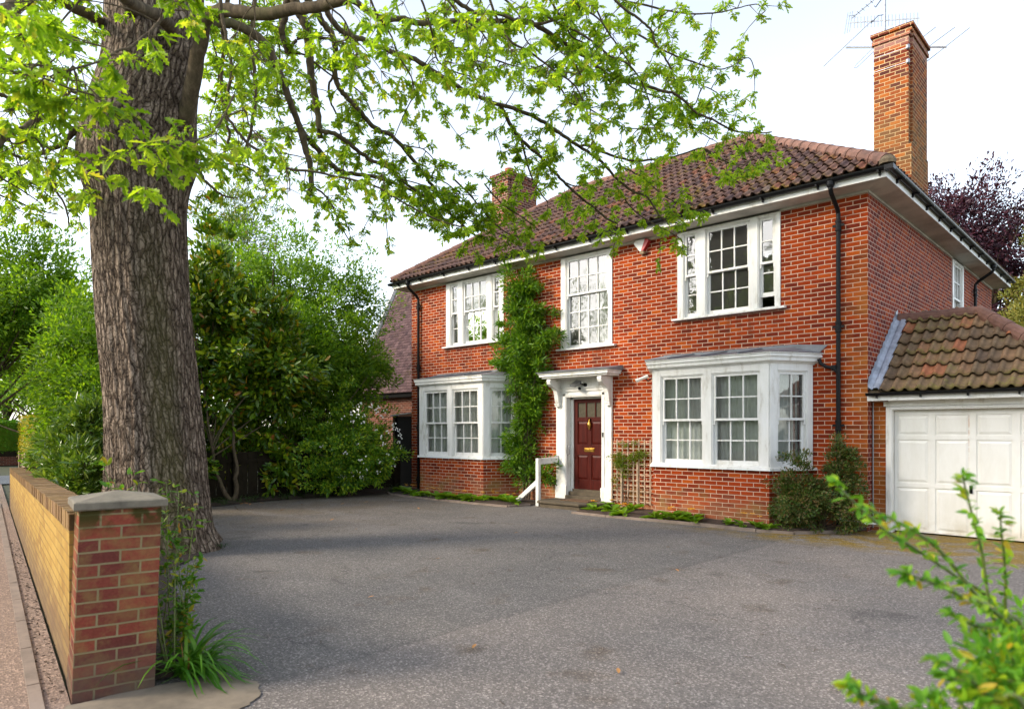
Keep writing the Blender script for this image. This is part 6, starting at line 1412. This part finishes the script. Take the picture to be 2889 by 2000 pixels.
leaf_obj('foliage', *joinl(lvA, *hb), OVAL, 'fgleaf', e)
for i, (x, y) in enumerate([(-11.34, -5.1), (-11.36, -4.9), (-11.1, -5.0), (-10.46, -5.57), (-10.37, -4.17), (-9.62, -5.09), (-9.74, -3.58), (-9.71, -2.98), (-7.78, -2.95), (-7.48, -5.25), (-11.2, -4.6), (-10.9, -5.4), (-6.2, -5.6), (-3.2, -6.4), (-2.1, -8.2), (-.2, -8.6), (-4.0, -4.1), (-.55, -5.0), (.9, -8.3), (-1.5, -3.6)]):
    a = random.uniform(0, 6.28); V, Fa = leaf_arrays([(x, y, .012)], [(math.cos(a), math.sin(a), .12)], [(0, 0, 1)], .11 if i < 12 else .07, OVAL, fold=.5, curl=-.1)
    tag(np_mesh('fallen_leaf', V, Fa, 'dead'), 'small dry brown leaf lying on the dark asphalt of driveway', 'leaf', 'fallen leaves on the driveway')
tw = Tubes()
for _ in range(160):
    x, y = random.uniform(-9.5, 2.5), random.uniform(-10, -1.6); a = random.uniform(0, 6.28); L = random.uniform(.02, .09)
    tw.add([(x, y, .006), (x + L * math.cos(a) * .5, y + L * math.sin(a) * .5, .010), (x + L * math.cos(a + .3), y + L * math.sin(a + .3), .006)], .0022, 4)
tag(tw.build('driveway_twigs', 'stemb'), None, None, kind='stuff')
# crumbs of soil, moss and litter in the gap between wall and edging
P = np.array([(x, WX(x) + random.uniform(-.13, -.0), .006) for x in np.random.default_rng(3).uniform(-9, -1.25, 500)])
tag(leaf_obj('wall_foot_litter', P, rdir(len(P)) * [1, 1, .2], np.tile([0, 0, 1.0], (len(P), 1)) + rdir(len(P)) * .4, rng.uniform(.015, .05, len(P)), OVAL, 'soil'), None, None, kind='stuff')

# ------------------------------------------------------------------ left boundary: fence, shrubs, trees
e = thing('boundary_fence', 'low dark boarded fence in deep shade behind the left shrubs', 'fence', (-12.3, -3.5, 0))
w = MB()
for i in range(58):
    y = -7.2 + i * .125; w.box(-12.31 - .012 * (i % 2), -12.29 - .012 * (i % 2), y, y + .118, .05, 1.14 + random.uniform(-.01, .01))
obj('boards', w, 'darkwood', e)
w = MB(); w.box(-12.285, -12.25, -7.2, .0, .02, .16).box(-12.285, -12.255, -7.2, .0, .9, .97); obj('rail', w, 'darkwood', e)
for i in range(4):
    w = MB(); y = -7.15 + i * 2.3; w.box(-12.288, -12.19, y, y + .09, 0, 1.2); obj('post', w, 'darkwood', e)
def tree(name, label, cat, base, crown, half, mat, size, trunk_r, group=None, bark='limb', n_st=24, stem_pts=None, dens=2.4, kz=.45):
    e = thing(name, label, cat, base, group); pts = []; allc = []
    for c, r, n, per, sp in crown:
        a, cs = bush(c, r, int(n * 1.15), int(per * dens), size, sp * 1.15, c[0] * 1.7 + c[2], .1, .3, .4, .3); pts.append(a); allc.append(cs)
    leaf_obj('crown', *joinl(*pts), half, mat, e)
    tb = Tubes(); allc = np.concatenate(allc); pick = allc[rng.permutation(len(allc))[:n_st]]
    m = allc.mean(0); zt = allc[:, 2].max() * .8; B = np.array(base, float)
    ax = stem_pts or [[B, B * .6 + m * .4 * [1, 1, 0] + [.1, .05, zt * .4], m * [1, 1, 0] + [0, 0, zt]]]
    for P in ax:
        Q = smooth(P, 5); Q += rng.normal(size=Q.shape) * .02; tb.add(Q, np.linspace(trunk_r, trunk_r * .25, len(Q)), 8)
    Q = smooth(ax[0], 8)
    for t in pick:
        b = Q[np.argmin(np.abs(Q[:, 2] - t[2] * kz))]; u = np.linspace(0, 1, 7)[:, None]
        mid = (b + t) / 2 + rdir(1)[0] * .12 * np.linalg.norm(t - b)
        tb.add((1 - u) ** 2 * b + 2 * u * (1 - u) * mid + u * u * t, np.linspace(trunk_r * .38, .006, 7), 5)
    tb.build('trunk', bark, e)
    return e
tree('evergreen_shrub', 'big glossy evergreen shrub with a few orange leaves right behind the oak trunk', 'shrub', (-12.0, -4.9, 0),
     [((-12.75, -5.15, 3.9), (1.2, 1.15, 2.6), 210, 24, .26), ((-12.3, -4.0, 3.1), (1.1, 1.1, 1.8), 150, 24, .26), ((-11.75, -6.3, 1.2), (.4, .5, 1.1), 40, 20, .22), ((-11.9, -3.9, 3.2), (.8, 1.0, .8), 46, 22, .24), ((-12.05, -3.7, .9), (.15, .5, .7), 14, 14, .2), ((-11.95, -5.9, .9), (.2, .5, .6), 14, 14, .2)],
     OVAL, 'evergreen', .175, .06, n_st=12, stem_pts=[[(-11.85, -5.0, 0), (-12.0, -5.25, .5), (-12.1, -5.4, 1.3), (-12.4, -5.4, 2.4)], [(-11.85, -4.95, 0), (-11.95, -4.9, .7), (-12.1, -4.9, 1.6), (-12.5, -4.7, 2.8)]])
tree('rear_shrub', 'dark shrub crowding close behind the low boarded fence', 'shrub', (-13.7, -4.8, 0),
     [((-13.6, -4.9, 1.4), (.8, 2.2, 1.3), 120, 26, .3), ((-13.9, -2.2, 1.6), (.7, 1.5, 1.2), 80, 26, .3)], OVAL, 'evergreen', .14, .05)
tree('shade_tree', 'dense mid green tree shading the fence next to the left neighbouring roof', 'tree', (-13.0, -2.4, 0),
     [((-13.0, -2.5, 3.7), (1.3, 1.5, 1.6), 190, 40, .30), ((-12.6, -1.3, 3.2), (1.0, 1.1, 1.5), 130, 40, .28), ((-12.7, -3.2, 2.5), (1.0, 1.2, 1.1), 110, 36, .28), ((-12.9, -1.5, 1.4), (.6, 1.3, 1.2), 70, 30, .26)], OVAL, 'treeleaf', .105, .09)
tree('light_tree', 'airy bright green tree rising against the sky behind the evergreen shrub', 'tree', (-15.4, -2.5, 0),
     [((-15.7, -3.0, 6.1), (1.6, 1.6, 1.7), 120, 30, .34), ((-14.9, -1.5, 6.0), (1.4, 1.5, 1.6), 110, 30, .34), ((-14.0, -.3, 5.4), (1.1, 1.2, 1.4), 80, 30, .32), ((-15.2, -2.0, 4.3), (1.8, 2.2, 1.6), 110, 30, .36)], OVAL, 'treeleaf', .11, .11, n_st=40, dens=1.7)
tree('choisya_bush', 'rounded shrub with white blossom in front of the fence by the house corner', 'shrub', (-11.35, -2.3, 0),
     [((-11.35, -2.35, 1.2), (.75, 1.15, 1.2), 150, 30, .17), ((-11.1, -1.75, 1.0), (.5, .7, .95), 60, 30, .16), ((-11.35, -2.9, .55), (.5, .7, .55), 40, 30, .15)], OVAL, 'choisya', .085, .03)
ch = [o for o in COL.objects if o.name == 'choisya_bush'][0]
mb = MB()
for _ in range(58):
    d = rdir(1)[0]; d[0] = abs(d[0]); c = Vector(np.array([-11.3, -1.95, 1.35]) + d * np.array([.72, 1.15, 1.0]))
    if c.z < .3 or (c.y < -2.6 and random.random() < .6): continue
    for f in range(random.randint(2, 6)):
        cc2 = c + Vector(rdir(1)[0]) * .05
        for q in range(5):
            t = q * 1.257; dd = Vector((.3, math.cos(t), math.sin(t))); ww = Vector((0, -math.sin(t), math.cos(t))); r = .019
            mb.add([cc2, cc2 + dd * r * .7 + ww * r * .5, cc2 + dd * r * 1.1, cc2 + dd * r * .7 - ww * r * .5], [(0, 1, 2, 3)])
obj('blossom', mb, 'petal_w', ch)
# beyond the street wall
tree('laurel_shrub', 'bright narrow-leaved laurel shrub between the street wall and the oak trunk', 'shrub', (-8.4, -9.1, 0),
     [((-8.3, -9.05, .85), (.75, .50, .55), 80, 26, .17), ((-9.3, -8.75, 1.15), (.9, .55, .6), 80, 26, .18), ((-8.9, -8.6, 1.7), (.55, .5, .45), 40, 26, .17), ((-10.3, -8.1, .9), (.8, .5, .6), 60, 26, .18)], SLIM, 'laurel', .135, .02)
tree('mixed_shrub', 'tall dark green shrub filling the corner beyond the far end of garden wall', 'shrub', (-14.0, -7.9, 0),
     [((-13.5, -7.5, 3.0), (1.4, 1.1, 1.7), 220, 36, .30), ((-13.9, -7.5, 1.9), (.9, .7, 1.4), 120, 36, .28), ((-12.6, -7.3, 1.7), (1.0, .9, 1.5), 110, 36, .26), ((-12.9, -7.7, 1.0), (1.0, .6, .9), 90, 36, .26)], OVAL, 'treeleaf', .10, .07)
tree('hazel_tree', 'loose yellow-green tree at left edge above the shrubs and far hedges', 'tree', (-17.5, -8.9, 0),
     [((-17.0, -8.6, 4.4), (1.9, 1.9, 2.0), 210, 30, .36), ((-18.5, -9.9, 4.2), (1.8, 1.6, 1.5), 140, 30, .36), ((-16.4, -7.8, 5.2), (1.5, 1.5, 1.5), 110, 30, .34)], OVAL, 'treeleaf', .115, .10, n_st=40)
for c_, r_ in (((-34, -3.0, 5.5), (3.3, 3.3, 3.8)), ((-40, -4.0, 4.8), (3.2, 3.2, 3.4)), ((-37, 2.0, 6), (3.6, 3.6, 4.3))):
    tree('street_tree', 'hazy green tree far down the street above the clipped hedges', 'tree', (c_[0], c_[1], 0), [(c_, r_, 150, 34, .6)], OVAL, 'treeleaf', .20, .2, group='trees far down the street')
def hedge(name, label, x0, x1, y0, y1, z0, z1, mat, n, base_label):
    e = thing(name, label, 'hedge', ((x0 + x1) / 2, (y0 + y1) / 2, 0))
    c = MB(); i = .07; c.box(x0 + i, x1 - i, y0 + i, y1 - i, z0 + i, z1 - i); obj('core', c, M['evergreen'], e)
    P = rng.uniform([x0, y0, z0], [x1, y1, z1], (n, 3)); f = rng.integers(0, 5, n)
    P[f == 0, 0] = x1; P[f == 1, 1] = y0; P[f == 2, 2] = z1; P[f == 3, 0] = x0; P[f == 4, 1] = y1
    P += rng.normal(size=(n, 3)) * .03
    leaf_obj('foliage', P, rdir(n) + [0, 0, .4], rdir(n) + [.4, -.3, .6], rng.uniform(.05, .10, n), OVAL, mat, e)
hedge('clipped_hedge', 'square clipped bright green hedge beyond the yellow one', -44, -36.9, -6.0, -3.5, .62, 2.12, 'hedge', 9000, None)
hedge('golden_hedge', 'tall clipped golden yellow hedge by the street', -33.6, -31.2, -4.65, -3.2, .45, 2.25, 'hedge_y', 7000, None)
e = thing('far_wall', 'low red brick wall with dark boards under the clipped green hedge', 'wall', (-38, -5.2, 0))
w = MB(); w.box(-44, -36.85, -6.05, -3.4, 0, .42); obj('wall', w, 'brick_dark', e, uv=True)
w = MB(); w.box(-43.9, -36.9, -6.0, -3.45, .42, .68); obj('boards', w, 'darkwood', e)
e = thing('far_fence', 'short pale wooden fence under the golden hedge', 'fence', (-32, -4.5, 0))
for i in range(3):
    w = MB(); w.box(-33.3 + i * 1.05, -33.2 + i * 1.05, -4.74, -4.66, 0, .75); obj('post', w, 'palewood', e)
w = MB()
for i in range(26): w.box(-33.4 + i * .1, -33.305 + i * .1, -4.655, -4.63, .04, .66)
w.box(-31.2, -31.17, -4.65, -3.2, .04, .66)
obj('boards', w, 'palewood', e)

# ------------------------------------------------------------------ neighbouring house and side gate
NB = thing('neighbour_house', 'neighbouring house with steep purple plain-tiled roof left of the main house', 'house', (-16, 4, 0))
NV, NF, NU = [], [], []
e0 = Vector((-18.55, 2.6, 2.95)); sdir = Vector((0, 2.25, 4.5)).normalized(); SLN = 5.2; Nn = Vector((1, 0, 0)).cross(sdir)
rowh = .115; uw = .165
for r in range(int(SLN / rowh)):
    s0, s1 = r * rowh, (r + 1) * rowh + .01
    for c in range(int(6.9 / uw) + 1):
        u0_ = c * uw + (.5 * uw if r % 2 else 0) - .04; u1_ = u0_ + uw - .006; j = random.uniform(0, .006)
        u0_ = max(0, u0_)
        k_ = len(NV)
        for (u, s, l) in ((u0_, s0, .0), (u1_, s0, .0), (u0_, s0, .018 + j), (u1_, s0, .018 + j), (u0_, s1, .004), (u1_, s1, .004)):
            NV.append(tuple(e0 + Vector((u, 0, 0)) + sdir * s + Nn * l)); NU.append((c + .5 * (r % 2) + (.1 if u == u0_ else .9), r + (.1 if s == s0 else .9)))
        NF += [(k_, k_ + 1, k_ + 3, k_ + 2), (k_ + 2, k_ + 3, k_ + 5, k_ + 4)]
np_mesh('roof', NV, NF, 'tile_n', NB, uvs=[(a, b) for a, b in NU])
w = MB(); w.box(-18.4, -11.85, 2.9, 9, 0, 2.9); obj('brick_wall', w, 'brick_dark', NB, uv=True)
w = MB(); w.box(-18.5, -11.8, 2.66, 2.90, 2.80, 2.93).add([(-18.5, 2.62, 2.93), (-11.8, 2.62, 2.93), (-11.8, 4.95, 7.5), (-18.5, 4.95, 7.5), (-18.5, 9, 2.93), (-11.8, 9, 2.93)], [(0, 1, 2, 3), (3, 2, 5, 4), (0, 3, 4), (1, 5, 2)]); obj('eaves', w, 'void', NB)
w = MB(); w.box(-22.5, -18.62, 3.3, 8, 0, 5.2); obj('rendered_wall', w, 'render', NB)
w = MB(); w.box(-20.6, -19.6, 3.27, 3.298, 2.4, 3.7); obj('window', w, 'void', NB)
w = MB(); w.hexa([(-18.63, 2.4, 2.7), (-18.56, 2.4, 2.7), (-18.56, 2.6, 2.7), (-18.63, 2.6, 2.7), (-18.63, 4.75, 7.6), (-18.56, 4.75, 7.6), (-18.56, 4.95, 7.6), (-18.63, 4.95, 7.6)]); obj('bargeboard', w, 'white', NB)
w = MB(); w.tube([(-12.35, 2.55, 5.2), (-12.35, 2.5, 4.6), (-12.35, 2.5, 0)], .04, 8); obj('downpipe', w, 'steel', NB)
e = thing('side_gate', 'tall dark gate with sloping grey top between the house and its neighbour', 'gate', (-12.5, .6, 0))
w = MB(); w.box(-13.25, -11.76, .58, .63, .02, 2.06); obj('panel', w, 'void', e)
w = MB(); w.box(-13.32, -13.22, .54, .66, 0, 2.1); obj('post', w, 'darkwood', e)
w = MB(); w.hexa([(-13.4, .5, 2.07), (-11.76, .5, 2.18), (-11.76, 2.2, 2.18), (-13.4, 2.2, 2.07), (-13.4, .5, 2.11), (-11.76, .5, 2.22), (-11.76, 2.2, 2.22), (-13.4, 2.2, 2.11)]); obj('lean_to_roof', w, 'lead', e)

# ------------------------------------------------------------------ trees behind the house
tree('copper_beech', 'dark purple copper beech rising behind the right side of the house', 'tree', (-2.2, 24, 0),
     [((-3.2, 23.0, 10.4), (2.4, 2.4, 2.7), 190, 26, .50), ((-1.6, 24.3, 9.0), (2.5, 2.3, 2.7), 190, 26, .50), ((-2.2, 23.6, 6.2), (3.2, 3.0, 2.6), 150, 26, .5)], OVAL, 'purple', .16, .2, n_st=60, dens=2.3)
tree('golden_conifer', 'golden green conifer at the right edge behind the house', 'tree', (.6, 20.6, 0),
     [((.9, 20.9, 7.2), (1.9, 1.9, 2.5), 200, 34, .36), ((.3, 20.6, 5.2), (2.0, 1.9, 2.4), 160, 34, .38), ((1.8, 21.2, 8.6), (1.3, 1.3, 2.0), 80, 34, .34)], SLIM, 'conifer', .16, .16, dens=3.2)
tree('rear_conifer', 'tall dark evergreen just showing beside the oak trunk far behind', 'tree', (-24.5, 1.0, 0),
     [((-24.5, 1.0, 9.0), (1.6, 1.6, 3.2), 160, 26, .45), ((-24.5, 1.0, 5.0), (2.4, 2.4, 3.4), 120, 26, .5)], SLIM, 'evergreen', .16, .2)
# trees across the street behind the viewpoint, mirrored in the window panes

hedge('added_street_hedge', 'long dark hedge added unseen across the street to darken window reflections', -70, 20, -27.5, -25.5, 0, 5.6, 'evergreen', 14000, None)  # unseen hedge, added and made tall to keep sky reflections off the bays
for px_, py_, pz_ in ((-52, -33, 8), (-2, -33, 7), (8, -30, 7), (-26, -34, 9), (-16, -36, 8), (-36, -30, 9)):
    tree('street_side_tree', 'leafy tree behind the added hedge across the street', 'tree', (px_, py_, 0), [((px_, py_, pz_), (5, 4.5, 4.5), 150, 12, 1.1)], OVAL, 'treeleaf', .42, .35, group='trees across the street')
